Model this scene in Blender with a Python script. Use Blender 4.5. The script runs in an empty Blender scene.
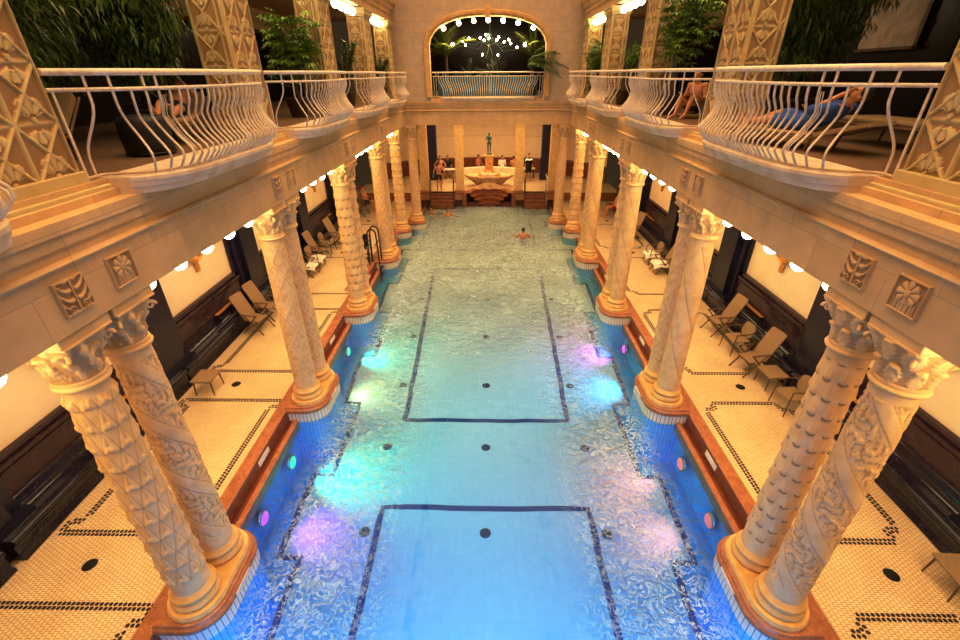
import bpy, bmesh, math, random
from mathutils import Vector, Matrix, noise
R = random.Random(7)
PI = math.pi
SC = bpy.context.scene
COL = SC.collection
# ---------------------------------------------------------------- mesh helper
class MB:
    def __init__(s): s.v = []; s.f = []; s.m = []; s.sm = []; s.cav = {}
    def add(s, vs, fs, mi=0, smooth=False):
        o = len(s.v); s.v += [tuple(p) for p in vs]
        for f in fs: s.f.append(tuple(i + o for i in f)); s.m.append(mi); s.sm.append(smooth)
        return s
    def box(s, c, d, mi=0, M=None):
        x, y, z = d[0] / 2, d[1] / 2, d[2] / 2
        vs = [Vector((sx * x, sy * y, sz * z)) for sz in (-1, 1) for sy in (-1, 1) for sx in (-1, 1)]
        if M is not None: vs = [M @ p for p in vs]
        vs = [p + Vector(c) for p in vs]
        return s.add(vs, [(0, 2, 3, 1), (4, 5, 7, 6), (0, 1, 5, 4), (2, 6, 7, 3), (0, 4, 6, 2), (1, 3, 7, 5)], mi)
    def bevbox(s, c, d, b=.01, mi=0, M=None):
        bm = bmesh.new(); bmesh.ops.create_cube(bm, size=1)
        for v in bm.verts: v.co = Vector((v.co.x * d[0], v.co.y * d[1], v.co.z * d[2]))
        bmesh.ops.bevel(bm, geom=bm.edges[:], offset=b, segments=2, affect='EDGES', profile=.5)
        bm.verts.ensure_lookup_table()
        vs = [(M @ v.co if M is not None else v.co) + Vector(c) for v in bm.verts]
        fs = [tuple(v.index for v in f.verts) for f in bm.faces]
        bm.free(); return s.add(vs, fs, mi)
    def tube(s, pts, r, n=8, mi=0, caps=True, closed=False, smooth=True, flat=None):
        pts = [Vector(p) for p in pts]; N = len(pts)
        rs = r if isinstance(r, (list, tuple)) else [r] * N
        vs = []; up = None
        for i, p in enumerate(pts):
            if closed: t = pts[(i + 1) % N] - pts[i - 1]
            else: t = pts[min(i + 1, N - 1)] - pts[max(i - 1, 0)]
            if t.length < 1e-9: t = Vector((0, 0, 1))
            t.normalize()
            if up is None:
                up = Vector((0, 0, 1)) if abs(t.z) < .9 else Vector((1, 0, 0))
            a = t.cross(up)
            if a.length < 1e-6: a = t.cross(Vector((0, 1, 0)))
            a.normalize(); b = a.cross(t).normalized(); up = b
            for k in range(n):
                q = 2 * PI * (k + .5) / n
                vs.append(p + a * math.cos(q) * rs[i] + b * math.sin(q) * rs[i] * (flat or 1))
        fs = []
        for i in range(N if closed else N - 1):
            for k in range(n):
                i2 = (i + 1) % N
                fs.append((i * n + k, i * n + (k + 1) % n, i2 * n + (k + 1) % n, i2 * n + k))
        s.add(vs, fs, mi, smooth and n > 5)
        if caps and not closed:
            s.add(vs[:n], [tuple(range(n))[::-1]], mi); s.add(vs[-n:], [tuple(range(n))], mi)
        return s
    def lathe(s, prof, n=24, c=(0, 0, 0), mi=0, smooth=True, caps=True):
        vs = []; fs = []
        for r, z in prof:
            for k in range(n):
                q = 2 * PI * k / n; vs.append((c[0] + r * math.cos(q), c[1] + r * math.sin(q), c[2] + z))
        for i in range(len(prof) - 1):
            for k in range(n): fs.append((i * n + k, i * n + (k + 1) % n, (i + 1) * n + (k + 1) % n, (i + 1) * n + k))
        s.add(vs, fs, mi, smooth)
        if caps: s.add(vs[:n], [tuple(range(n))[::-1]], mi); s.add(vs[-n:], [tuple(range(n))], mi)
        return s
    def ball(s, c, r, n=12, mi=0, M=None):
        r = r if isinstance(r, (tuple, list)) else (r, r, r)
        m = max(4, n // 2 + 1); vs = [Vector((0, 0, r[2]))]; fs = []
        for i in range(1, m):
            a = PI * i / m
            for k in range(n):
                b = 2 * PI * k / n
                vs.append(Vector((r[0] * math.sin(a) * math.cos(b), r[1] * math.sin(a) * math.sin(b), r[2] * math.cos(a))))
        vs.append(Vector((0, 0, -r[2])))
        for k in range(n): fs.append((0, 1 + k, 1 + (k + 1) % n))
        for i in range(m - 2):
            for k in range(n):
                a = 1 + i * n; fs.append((a + k, a + n + k, a + n + (k + 1) % n, a + (k + 1) % n))
        a = 1 + (m - 2) * n; e = len(vs) - 1
        for k in range(n): fs.append((a + k, e, a + (k + 1) % n))
        if M is not None: vs = [M @ p for p in vs]
        return s.add([p + Vector(c) for p in vs], fs, mi, True)
    def prism(s, poly, z0, z1, mi=0, top=True, bot=True, smooth=False, miside=None):
        n = len(poly); vs = [(x, y, z0) for x, y in poly] + [(x, y, z1) for x, y in poly]
        s.add(vs, [(i, (i + 1) % n, n + (i + 1) % n, n + i) for i in range(n)], mi if miside is None else miside, smooth)
        if top: s.add(vs[n:], [tuple(range(n))], mi)
        if bot: s.add(vs[:n], [tuple(range(n))[::-1]], mi)
        return s
    def grid(s, nu, nv, fn, mi=0, smooth=True, flip=False):
        vs = [fn(i / nu, j / nv) for j in range(nv + 1) for i in range(nu + 1)]
        for i, p in enumerate(vs):
            if len(p) > 3: s.cav[len(s.v) + i] = p[3]
        vs = [tuple(p)[:3] for p in vs]
        w = nu + 1; fs = []
        for j in range(nv):
            for i in range(nu):
                q = (j * w + i, j * w + i + 1, (j + 1) * w + i + 1, (j + 1) * w + i)
                fs.append(q[::-1] if flip else q)
        return s.add(vs, fs, mi, smooth)
    def cap(s, a, b, ra, rb, n=10):     # tapered capsule
        a = Vector(a); b = Vector(b); d = b - a; L = d.length
        if L < 1e-6: return s.ball(a, ra, n)
        d.normalize(); prof = []
        pts = []; rr = []
        for k in range(4): q = PI / 2 * k / 4; pts.append(a - d * ra * math.cos(q)); rr.append(max(.001, ra * math.sin(q)))
        pts.append(a); rr.append(ra); pts.append((a + b) / 2); rr.append((ra + rb) / 2); pts.append(b); rr.append(rb)
        for k in range(1, 5): q = PI / 2 * k / 4; pts.append(b + d * rb * math.sin(q)); rr.append(max(.001, rb * math.cos(q)))
        return s.tube(pts, rr, n)
    def mesh(s, name):
        me = bpy.data.meshes.new(name); me.from_pydata(s.v, [], s.f)
        me.polygons.foreach_set('material_index', s.m); me.polygons.foreach_set('use_smooth', s.sm)
        if s.cav:
            at = me.attributes.new('cav', 'FLOAT', 'POINT'); at.data.foreach_set('value', [s.cav.get(i, 0.0) for i in range(len(s.v))])
        me.update(); return me
def link(o): COL.objects.link(o); return o
def obj(name, mb, mats, parent=None, loc=(0, 0, 0), rz=0, label=None, weld=False):
    me = mb if isinstance(mb, bpy.types.Mesh) else mb.mesh(name)
    if not me.materials:
        for m in (mats if isinstance(mats, (list, tuple)) else [mats]): me.materials.append(m)
    if weld:
        bm = bmesh.new(); bm.from_mesh(me); bmesh.ops.remove_doubles(bm, verts=bm.verts, dist=1e-4); bm.to_mesh(me); bm.free()
    o = link(bpy.data.objects.new(name, me)); o.location = loc; o.rotation_euler = (0, 0, rz)
    if parent is not None: o.parent = parent
    if label: o['label'] = label
    return o
def tag(o, label, cat, group=None, kind=None):
    o['label'] = label; o['category'] = cat
    if group: o['group'] = group
    if kind: o['kind'] = kind
    return o
def thing(name, label, cat, loc=(0, 0, 0), rz=0, group=None, kind=None):
    o = link(bpy.data.objects.new(name, None)); o.empty_display_size = .1
    o.location = loc; o.rotation_euler = (0, 0, rz)
    return tag(o, label, cat, group, kind)
def struct(name, mb, mats, label, weld=False):
    o = obj(name, mb, mats, weld=weld); o['kind'] = 'structure'; o['label'] = label; o['category'] = name.split('_')[0]; return o
def dup(root, loc, rz, label, group=None):
    r = root.copy(); COL.objects.link(r); r.location = loc; r.rotation_euler = (0, 0, rz); r['label'] = label
    if group: r['group'] = group
    for ch in list(root.children):
        c = ch.copy(); COL.objects.link(c); c.parent = r
        for g in list(ch.children):
            d = g.copy(); COL.objects.link(d); d.parent = c
    return r
# ---------------------------------------------------------------- materials
def newmat(name):
    m = bpy.data.materials.new(name); m.use_nodes = True; nt = m.node_tree
    b = nt.nodes['Principled BSDF']
    return m, nt, b
def N(nt, t, **k):
    n = nt.nodes.new(t)
    for a, v in k.items(): setattr(n, a, v)
    return n
def L(nt, a, b): nt.links.new(a, b)
def rgb(c): return (c[0], c[1], c[2], 1)
def mathn(nt, op, a, b=None, clamp=False):
    n = N(nt, 'ShaderNodeMath', operation=op, use_clamp=clamp)
    for i, q in enumerate((a, b)):
        if q is None: continue
        if isinstance(q, (int, float)): n.inputs[i].default_value = q
        else: L(nt, q, n.inputs[i])
    return n.outputs[0]
def ramp(nt, fac, stops):
    r = N(nt, 'ShaderNodeValToRGB'); L(nt, fac, r.inputs[0]); e = r.color_ramp.elements
    while len(e) < len(stops): e.new(.5)
    for i, (p, c) in enumerate(stops): e[i].position = p; e[i].color = rgb(c)
    return r.outputs[0]
def mix(nt, fac, a, b, mode='MIX'):
    n = N(nt, 'ShaderNodeMix', data_type='RGBA', blend_type=mode)
    for i, q in ((0, fac), (6, a), (7, b)):
        if hasattr(q, 'default_value'): L(nt, q, n.inputs[i])
        elif i == 0: n.inputs[0].default_value = q
        else: n.inputs[i].default_value = rgb(q)
    return n.outputs[2]
def objco(nt): return N(nt, 'ShaderNodeTexCoord').outputs['Object']
def noise_t(nt, vec, scale, detail=4, rough=.5, dist=0):
    n = N(nt, 'ShaderNodeTexNoise'); L(nt, vec, n.inputs['Vector']); n.inputs['Scale'].default_value = scale
    n.inputs['Detail'].default_value = detail; n.inputs['Roughness'].default_value = rough; n.inputs['Distortion'].default_value = dist
    return n.outputs['Fac']
def bump(nt, b, h, strength=.3, dist=.01):
    n = N(nt, 'ShaderNodeBump'); n.inputs['Strength'].default_value = strength; n.inputs['Distance'].default_value = dist
    L(nt, h, n.inputs['Height']); L(nt, n.outputs[0], b.inputs['Normal'])
def mat(name, c, rough=.5, metal=0, c2=None, ns=6, bs=None, bst=.3, emit=None, es=1, spec=None, cav=None):
    m, nt, b = newmat(name)
    b.inputs['Base Color'].default_value = rgb(c); b.inputs['Roughness'].default_value = rough; b.inputs['Metallic'].default_value = metal
    if spec is not None: b.inputs['Specular IOR Level'].default_value = spec
    v = objco(nt)
    f = noise_t(nt, v, ns, 5)
    c2 = c2 or tuple(x * .82 for x in c)
    L(nt, ramp(nt, f, [(.35, c), (.65, c2)]), b.inputs['Base Color'])
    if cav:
        at = N(nt, 'ShaderNodeAttribute', attribute_name='cav')  # recess shade of the carving, put into the base colour
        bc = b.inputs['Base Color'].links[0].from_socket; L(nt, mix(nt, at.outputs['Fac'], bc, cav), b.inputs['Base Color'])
    if bs: bump(nt, b, noise_t(nt, v, bs, 5), bst)
    if emit:
        b.inputs['Emission Color'].default_value = rgb(emit); b.inputs['Emission Strength'].default_value = es
    return m
def sepxyz(nt, v):
    s = N(nt, 'ShaderNodeSeparateXYZ'); L(nt, v, s.inputs[0]); return s.outputs
def comb(nt, x, y, z=0):
    c = N(nt, 'ShaderNodeCombineXYZ')
    for i, q in enumerate((x, y, z)):
        if isinstance(q, (int, float)): c.inputs[i].default_value = q
        else: L(nt, q, c.inputs[i])
    return c.outputs[0]
def brick(nt, vec, w, h, mortar, off=.5, c1=(1, 1, 1), c2=(.9, .9, .9), cm=(.5, .5, .5)):
    b = N(nt, 'ShaderNodeTexBrick'); L(nt, vec, b.inputs['Vector']); b.offset = off
    b.inputs['Scale'].default_value = 1; b.inputs['Brick Width'].default_value = w; b.inputs['Row Height'].default_value = h
    b.inputs['Mortar Size'].default_value = mortar; b.inputs['Mortar Smooth'].default_value = .3; b.inputs['Bias'].default_value = 0
    b.inputs['Color1'].default_value = rgb(c1); b.inputs['Color2'].default_value = rgb(c2); b.inputs['Mortar'].default_value = rgb(cm)
    return b
def blocks(name, c, bw, bh, var=.12):
    m, nt, b = newmat(name); v = objco(nt); x, y, z = sepxyz(nt, v)
    vec = comb(nt, mathn(nt, 'ADD', x, y), mathn(nt, 'ADD', z, .06))
    br = brick(nt, vec, bw, bh, .006, .5, c, tuple(q * (1 - var) for q in c), tuple(q * .74 for q in c))
    n1 = noise_t(nt, v, 3, 5, .6); n2 = noise_t(nt, v, 45, 4)
    col = mix(nt, 1, br.outputs[0], ramp(nt, n1, [(.3, (.86, .84, .8)), (.7, (1.05, 1.04, 1.02))]), 'MULTIPLY')
    L(nt, col, b.inputs['Base Color']); b.inputs['Roughness'].default_value = .62
    h = mathn(nt, 'ADD', mathn(nt, 'MULTIPLY', br.outputs['Fac'], -1), mathn(nt, 'MULTIPLY', n2, .25)); bump(nt, b, h, .22, .005)
    return m
def marble(name, c, c2, vein, rough=.25, sc=2.5, vs=3):
    m, nt, b = newmat(name); v = objco(nt)
    f = noise_t(nt, v, sc, 8, .62, .8); col = ramp(nt, f, [(.3, c), (.7, c2)])
    g = noise_t(nt, v, vs, 6, .55, 1.6)
    k = mathn(nt, 'LESS_THAN', mathn(nt, 'ABSOLUTE', mathn(nt, 'SUBTRACT', g, .5)), .006)
    L(nt, mix(nt, mathn(nt, 'MULTIPLY', k, .6), col, vein), b.inputs['Base Color']); b.inputs['Roughness'].default_value = rough
    return m
M = {}
M['stone'] = blocks('cream_limestone_blocks', (.66, .48, .26), 1.05, .47)
M['wallstone'] = blocks('end_wall_limestone', (.62, .52, .38), .75, .40, .02)
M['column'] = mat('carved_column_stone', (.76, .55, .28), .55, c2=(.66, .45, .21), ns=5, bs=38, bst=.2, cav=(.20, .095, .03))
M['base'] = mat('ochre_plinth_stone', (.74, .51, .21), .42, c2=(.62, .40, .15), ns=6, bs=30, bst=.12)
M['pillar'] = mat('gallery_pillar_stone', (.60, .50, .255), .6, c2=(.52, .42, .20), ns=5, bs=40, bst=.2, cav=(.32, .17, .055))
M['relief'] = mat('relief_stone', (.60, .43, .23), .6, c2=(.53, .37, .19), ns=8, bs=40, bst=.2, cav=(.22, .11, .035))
M['redmarble'] = marble('red_brown_marble', (.27, .10, .04), (.45, .21, .085), (.75, .5, .3), .3, 5, 9)
M['darkred'] = marble('dark_red_marble', (.15, .035, .018), (.25, .07, .03), (.4, .2, .12), .3, 5, 9)
M['navy'] = marble('near_black_navy_tile', (.010, .008, .020), (.022, .014, .028), (.10, .07, .07), .10, 3, 4)
M['navytile'] = blocks('navy_glazed_tile', (.020, .016, .040), .5, .45, .4)
M['navytile'].node_tree.nodes['Principled BSDF'].inputs['Roughness'].default_value = .25
M['plum'] = marble('plum_wainscot_marble', (.030, .012, .022), (.05, .02, .03), (.12, .07, .07), .16, 2.5, 3)
M['cream'] = mat('cream_plaster', (.80, .66, .46), .7, c2=(.76, .62, .42), ns=2, bs=60, bst=.05)
M['ceil'] = mat('aisle_ceiling_plaster', (.70, .55, .36), .8, ns=2)
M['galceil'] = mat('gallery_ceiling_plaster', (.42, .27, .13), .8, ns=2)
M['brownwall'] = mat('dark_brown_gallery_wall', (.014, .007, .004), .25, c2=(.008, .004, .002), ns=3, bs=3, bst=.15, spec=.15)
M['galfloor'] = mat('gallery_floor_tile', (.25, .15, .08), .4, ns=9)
def tilefloor():
    m, nt, b = newmat('small_cream_floor_tile'); v = objco(nt); x, y, z = sepxyz(nt, v)
    br = brick(nt, comb(nt, y, x), .060, .066, .0045, .5, (.78, .66, .45), (.72, .59, .38), (.36, .24, .12))
    n1 = noise_t(nt, v, 1.2, 4)
    L(nt, mix(nt, 1, br.outputs[0], ramp(nt, n1, [(.3, (.9, .86, .8)), (.7, (1.04, 1.02, 1))]), 'MULTIPLY'), b.inputs['Base Color'])
    b.inputs['Roughness'].default_value = .32
    bump(nt, b, mathn(nt, 'MULTIPLY', br.outputs['Fac'], -1), .25, .004); return m
M['floor'] = tilefloor()
M['blacktile'] = mat('black_hex_tile', (.02, .014, .012), .3, ns=40)
def pooltile(name, c, cm, w=.15):
    m, nt, b = newmat(name); v = objco(nt); x, y, z = sepxyz(nt, v)
    nx = noise_t(nt, v, 2.2, 2); wob = mathn(nt, 'MULTIPLY', mathn(nt, 'SUBTRACT', nx, .5), .16)
    br = brick(nt, comb(nt, mathn(nt, 'ADD', x, wob), mathn(nt, 'ADD', mathn(nt, 'ADD', y, z), wob)), w, w, .006, 0, c, tuple(q * .95 for q in c), cm)
    L(nt, br.outputs[0], b.inputs['Base Color']); b.inputs['Roughness'].default_value = .5; return m
M['poolfloor'] = pooltile('pale_pool_floor_tile', (.60, .80, .92), (.50, .71, .86))
M['poolblue'] = pooltile('azure_pool_tile', (.015, .58, .97), (.01, .44, .82))
M['poolline'] = mat('dark_blue_mosaic', (.006, .05, .22), .5, c2=(.015, .09, .32), ns=25)
M['dot'] = mat('dark_inlet_grating', (.01, .07, .17), .5, ns=30)
def skirt():
    m, nt, b = newmat('white_pool_strip_tile'); v = objco(nt); x, y, z = sepxyz(nt, v)
    a = N(nt, 'ShaderNodeUVMap').outputs[0]
    u = sepxyz(nt, a)[0]
    f = mathn(nt, 'FRACT', u); k = mathn(nt, 'LESS_THAN', f, .13)
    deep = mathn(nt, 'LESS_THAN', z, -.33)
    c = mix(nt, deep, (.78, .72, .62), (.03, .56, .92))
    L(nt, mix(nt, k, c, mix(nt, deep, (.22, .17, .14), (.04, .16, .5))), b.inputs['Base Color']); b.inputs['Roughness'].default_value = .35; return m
M['skirt'] = skirt()
M['stepmarble'] = marble('brown_step_marble', (.17, .05, .02), (.32, .11, .04), (.5, .28, .15), .3, 5, 9)
def water():
    m, nt, b = newmat('pool_water'); nt.nodes.remove(b); out = nt.nodes['Material Output']
    v = objco(nt); x, y, z = sepxyz(nt, v)
    # calm near the middle of the pool, choppier near the edges and far end
    ax = mathn(nt, 'ABSOLUTE', x)
    e1 = N(nt, 'ShaderNodeMapRange'); L(nt, ax, e1.inputs[0]); e1.inputs[1].default_value = 1.2; e1.inputs[2].default_value = 3.0
    e2 = N(nt, 'ShaderNodeMapRange'); L(nt, y, e2.inputs[0]); e2.inputs[1].default_value = 9; e2.inputs[2].default_value = 17
    ch = mathn(nt, 'MAXIMUM', e1.outputs[0], e2.outputs[0])
    big = noise_t(nt, v, .6, 2); ch = mathn(nt, 'MULTIPLY', ch, mathn(nt, 'ADD', .25, mathn(nt, 'MULTIPLY', big, 1.5)))
    n1 = noise_t(nt, v, 5.5, 5, .62, .9); n2 = noise_t(nt, v, 1.7, 2, .5)
    h = mathn(nt, 'ADD', mathn(nt, 'MULTIPLY', mathn(nt, 'MULTIPLY', n1, ch), .26), mathn(nt, 'MULTIPLY', n2, .05))
    bp = N(nt, 'ShaderNodeBump'); bp.inputs['Strength'].default_value = 1; bp.inputs['Distance'].default_value = 1.0; L(nt, h, bp.inputs['Height'])
    gl = N(nt, 'ShaderNodeBsdfGlossy'); gl.inputs['Roughness'].default_value = .06; L(nt, bp.outputs[0], gl.inputs['Normal'])
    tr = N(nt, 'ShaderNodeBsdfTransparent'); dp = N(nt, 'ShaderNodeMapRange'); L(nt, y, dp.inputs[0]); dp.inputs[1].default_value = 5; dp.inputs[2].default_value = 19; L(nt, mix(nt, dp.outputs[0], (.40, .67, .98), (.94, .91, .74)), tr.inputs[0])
    fr = N(nt, 'ShaderNodeFresnel'); fr.inputs[0].default_value = 1.33; L(nt, bp.outputs[0], fr.inputs['Normal'])
    # pale lines painted on the wave crests imitate lamp glints
    cr = mathn(nt, 'ABSOLUTE', mathn(nt, 'SUBTRACT', noise_t(nt, v, 5.5, 5, .62, 1.8), .5))
    line = N(nt, 'ShaderNodeMapRange', interpolation_type='SMOOTHSTEP'); L(nt, cr, line.inputs[0]); line.inputs[1].default_value = .012; line.inputs[2].default_value = .05; line.inputs[3].default_value = 1; line.inputs[4].default_value = 0
    e3 = N(nt, 'ShaderNodeMapRange'); L(nt, ax, e3.inputs[0]); e3.inputs[1].default_value = 3.3; e3.inputs[2].default_value = 3.8; e3.inputs[3].default_value = 1; e3.inputs[4].default_value = .12
    painted_glint = mathn(nt, 'MULTIPLY', mathn(nt, 'MULTIPLY', mathn(nt, 'ADD', mathn(nt, 'MULTIPLY', line.outputs[0], .85), mathn(nt, 'ADD', .05, mathn(nt, 'MULTIPLY', e2.outputs[0], .22))), ch), e3.outputs[0], True)
    df = N(nt, 'ShaderNodeBsdfDiffuse'); df.inputs[0].default_value = (.72, .90, 1, 1)
    tl = N(nt, 'ShaderNodeBsdfTranslucent'); tl.inputs[0].default_value = (.9, .95, .95, 1); dfm = N(nt, 'ShaderNodeMixShader'); dfm.inputs[0].default_value = .5; L(nt, df.outputs[0], dfm.inputs[1]); L(nt, tl.outputs[0], dfm.inputs[2]); df = dfm
    m1 = N(nt, 'ShaderNodeMixShader'); L(nt, painted_glint, m1.inputs[0]); L(nt, tr.outputs[0], m1.inputs[1]); L(nt, df.outputs[0], m1.inputs[2])
    m2 = N(nt, 'ShaderNodeMixShader'); L(nt, mathn(nt, 'MULTIPLY', fr.outputs[0], .9), m2.inputs[0]); L(nt, m1.outputs[0], m2.inputs[1]); L(nt, gl.outputs[0], m2.inputs[2])
    L(nt, m2.outputs[0], out.inputs['Surface']); return m
M['water'] = water()
M['white'] = mat('white_painted_iron', (.80, .72, .62), .4, ns=20)
M['tanrail'] = mat('tan_painted_iron', (.66, .52, .34), .45, ns=20)
M['slabedge'] = mat('pale_balcony_stone', (.74, .66, .56), .55, c2=(.62, .5, .36), ns=4, bs=30, bst=.1)
M['tan'] = mat('tan_sling_fabric', (.34, .24, .125), .7, c2=(.29, .20, .10), ns=30, bs=120, bst=.1)
M['wood'] = mat('brown_chair_frame', (.17, .085, .035), .5, c2=(.12, .06, .025), ns=12)
M['towel'] = mat('white_terry_towel', (.86, .82, .74), .9, bs=90, bst=.5)
M['black'] = mat('black_enamel', (.015, .012, .012), .35)
M['steel'] = mat('dark_steel_tube', (.05, .05, .05), .3, .8)
M['chrome'] = mat('pale_steel', (.7, .66, .6), .25, .9)
M['skin'] = mat('tan_skin', (.56, .28, .14), .5, c2=(.5, .24, .12), ns=8)
M['skin2'] = mat('fair_skin', (.66, .38, .22), .5, c2=(.6, .33, .18), ns=8)
M['hair'] = mat('dark_hair', (.02, .012, .008), .5, bs=60, bst=.4)
M['redcloth'] = mat('red_cap_cloth', (.75, .03, .03), .7)
M['bluecloth'] = mat('blue_robe_cloth', (.03, .10, .42), .8, c2=(.02, .07, .32), ns=9, bs=30, bst=.3)
M['darkcloth'] = mat('black_swim_cloth', (.012, .012, .016), .7)
M['bronze'] = mat('green_bronze', (.10, .17, .11), .45, .5, c2=(.05, .08, .05), ns=8)
M['gold'] = mat('gilded_plaster', (.70, .38, .07), .35, .3, ns=10)
M['ochre'] = mat('ochre_marble', (.70, .42, .12), .4, c2=(.6, .33, .09), ns=4)
M['fountain'] = mat('fountain_limestone', (.70, .50, .28), .5, c2=(.5, .32, .16), ns=5, bs=20, bst=.3)
M['leaf'] = mat('dark_green_leaf', (.05, .11, .015), .3, c2=(.12, .18, .03), ns=3)
M['leaf2'] = mat('bright_green_leaf', (.22, .36, .04), .4, c2=(.11, .22, .025), ns=3)
M['leaf3'] = mat('olive_frond', (.30, .36, .05), .45, c2=(.16, .24, .03), ns=3)
M['bark'] = mat('brown_bark', (.10, .055, .025), .8, ns=14)
M['pot'] = mat('dark_clay_pot', (.05, .028, .016), .7, ns=9)
M['soil'] = mat('dark_soil', (.02, .014, .01), .9)
M['teal'] = mat('teal_blue_screen', (.07, .16, .22), .5, ns=4)
M['amber'] = mat('amber_bench_reflection', (.55, .25, .06), .25, ns=8)
M['sign'] = mat('white_enamel_plate', (.82, .78, .7), .4, ns=20)
M['fabricblack'] = mat('black_cover', (.008, .006, .005), .5)
def emis(name, c, s, base=(.9, .85, .75)):
    m, nt, b = newmat(name); b.inputs['Base Color'].default_value = rgb(base)
    b.inputs['Emission Color'].default_value = rgb(c); b.inputs['Emission Strength'].default_value = s; return m
WARM = (1, .66, .30)
# ================================================================ layout
PITCH = 4.63; YC = [4.04 + PITCH * k for k in range(4)]
PY = [4.15 + 4.65 * k for k in range(4)]
YE = 22.7; FX = 3.87; ZB = 4.68; GZ = 5.85
ORD = ['nearest', 'second', 'third', 'fourth', 'farthest']
def side(s): return 'left' if s < 0 else 'right'
# ---------------------------------------------------------------- pool shell
def zf(y):
    return -1.5 if y < 9.5 else (-.65 if y > 17.5 else -1.5 + .85 * (y - 9.5) / 8)
def strip(mb, pts, w, mi, dz=.004):       # thin inlaid mosaic line following the floor slope
    P = []
    for (a, b) in zip(pts[:-1], pts[1:]):
        n = max(1, int(math.dist(a, b) / .35))
        for i in range(n): P.append((a[0] + (b[0] - a[0]) * i / n, a[1] + (b[1] - a[1]) * i / n))
    P.append(pts[-1]); vs = []
    for i, p in enumerate(P):
        q = P[min(i + 1, len(P) - 1)]; o = P[max(i - 1, 0)]
        t = Vector((q[0] - o[0], q[1] - o[1])); t.normalize(); n = Vector((-t.y, t.x)) * (w / 2)
        j = R.uniform(-.018, .018)
        for k in (1, -1):
            x, y = p[0] + n.x * k + n.x / w * j * 2, p[1] + n.y * k + n.y / w * j * 2
            vs.append((x, y, zf(y) + dz))
    mb.add(vs, [(2 * i, 2 * i + 1, 2 * i + 3, 2 * i + 2) for i in range(len(P) - 1)], mi)
def zigpts(s):
    pts = [(s * 4.05, -1)]
    for yc in YC:
        pts += [(s * 4.05, yc - 1.28), (s * 3.62, yc - 1.28), (s * 3.62, yc + 1.28), (s * 4.05, yc + 1.28)]
    pts += [(s * 4.05, 20.4), (s * 3.3, 20.4), (s * 3.3, 25.9)]
    return pts
mb = MB(); ys = [-3 + .5 * i for i in range(int(30.5 / .5) + 1)]
vs = []; fs = []
for y in ys: vs += [(-4.6, y, zf(y)), (4.6, y, zf(y))]
mb.add(vs, [(2 * i, 2 * i + 1, 2 * i + 3, 2 * i + 2) for i in range(len(ys) - 1)], 0)
for s in (-1, 1):      # azure margin outside the zigzag line
    z = zigpts(s)
    for a, b in zip(z[:-1], z[1:]):
        if abs(a[1] - b[1]) < .01 or a[1] > 19.5: continue
        n = max(1, int((b[1] - a[1]) / .5))
        for i in range(n):
            y0 = a[1] + (b[1] - a[1]) * i / n; y1 = a[1] + (b[1] - a[1]) * (i + 1) / n
            mb.add([(a[0], y0, zf(y0) + .002), (s * 4.6, y0, zf(y0) + .002), (s * 4.6, y1, zf(y1) + .002), (a[0], y1, zf(y1) + .002)], [(0, 1, 2, 3) if s > 0 else (3, 2, 1, 0)], 1)
    strip(mb, z, .13, 2)
    mb.grid(1, 60, lambda u, v: (s * 4.52, -3 + 29.5 * v, -1.8 + 1.47 * u), 1, False, s > 0)
mb.add([(-4.6, 27.3, -1.8), (4.6, 27.3, -1.8), (4.6, 27.3, -.1), (-4.6, 27.3, -.1)], [(0, 1, 2, 3)], 3)
strip(mb, [(-2.24, -1), (-2.24, 6.5), (2.24, 6.5), (2.24, -1)], .13, 2, .006)
strip(mb, [(-2.22, 9.3), (2.22, 9.3), (2.27, 18.0), (-2.27, 18.0), (-2.22, 9.3)], .14, 2, .006)
strip(mb, [(-3.3, 20.4), (3.3, 20.4)], .09, 2, .006); strip(mb, [(-2.4, 20.4), (-2.4, 25.5)], .09, 2, .006); strip(mb, [(2.4, 20.4), (2.4, 25.5)], .09, 2, .006)
o = struct('floor_pool', mb, [M['poolfloor'], M['poolblue'], M['poolline'], M['darkred']], 'pale tiled pool bottom with dark blue mosaic lines and azure margins')
mb = MB(); mb.grid(46, 150, lambda u, v: (-4.6 + 9.2 * u, -3 + 30 * v, -.30), 0, True)
o = struct('water_surface', mb, M['water'], 'rippled clear pool water between the two rows of columns'); o['category'] = 'water'
# inlet gratings on the pool floor
k0 = None
for row, x in (('left', -2.5), ('centre', 0), ('right', 2.5)):
    for i, y in enumerate((5.9, 8.3, 10.7, 13.1, 15.5, 17.9 - (.3 if row != 'centre' else 1.2))):
        if k0 is None:
            m_ = MB(); m_.lathe([(.015, .012), (.07, .012), (.10, .01), (.115, 0)], 16)
            for q in range(6):
                a = q * PI / 3; m_.box((.045 * math.cos(a), .045 * math.sin(a), .014), (.05, .012, .008), 0, Matrix.Rotation(a, 3, 'Z'))
        o = obj('pool_floor_inlet', k0.data if k0 else m_, M['dot'], loc=(x, y, zf(y) + .004)); k0 = k0 or o
        tag(o, f'dark round inlet grating on the pool floor, {["first","second","third","fourth","fifth","sixth"][i]} from the camera in the {row} row', 'grating', f'inlet gratings in the {row} row')
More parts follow.
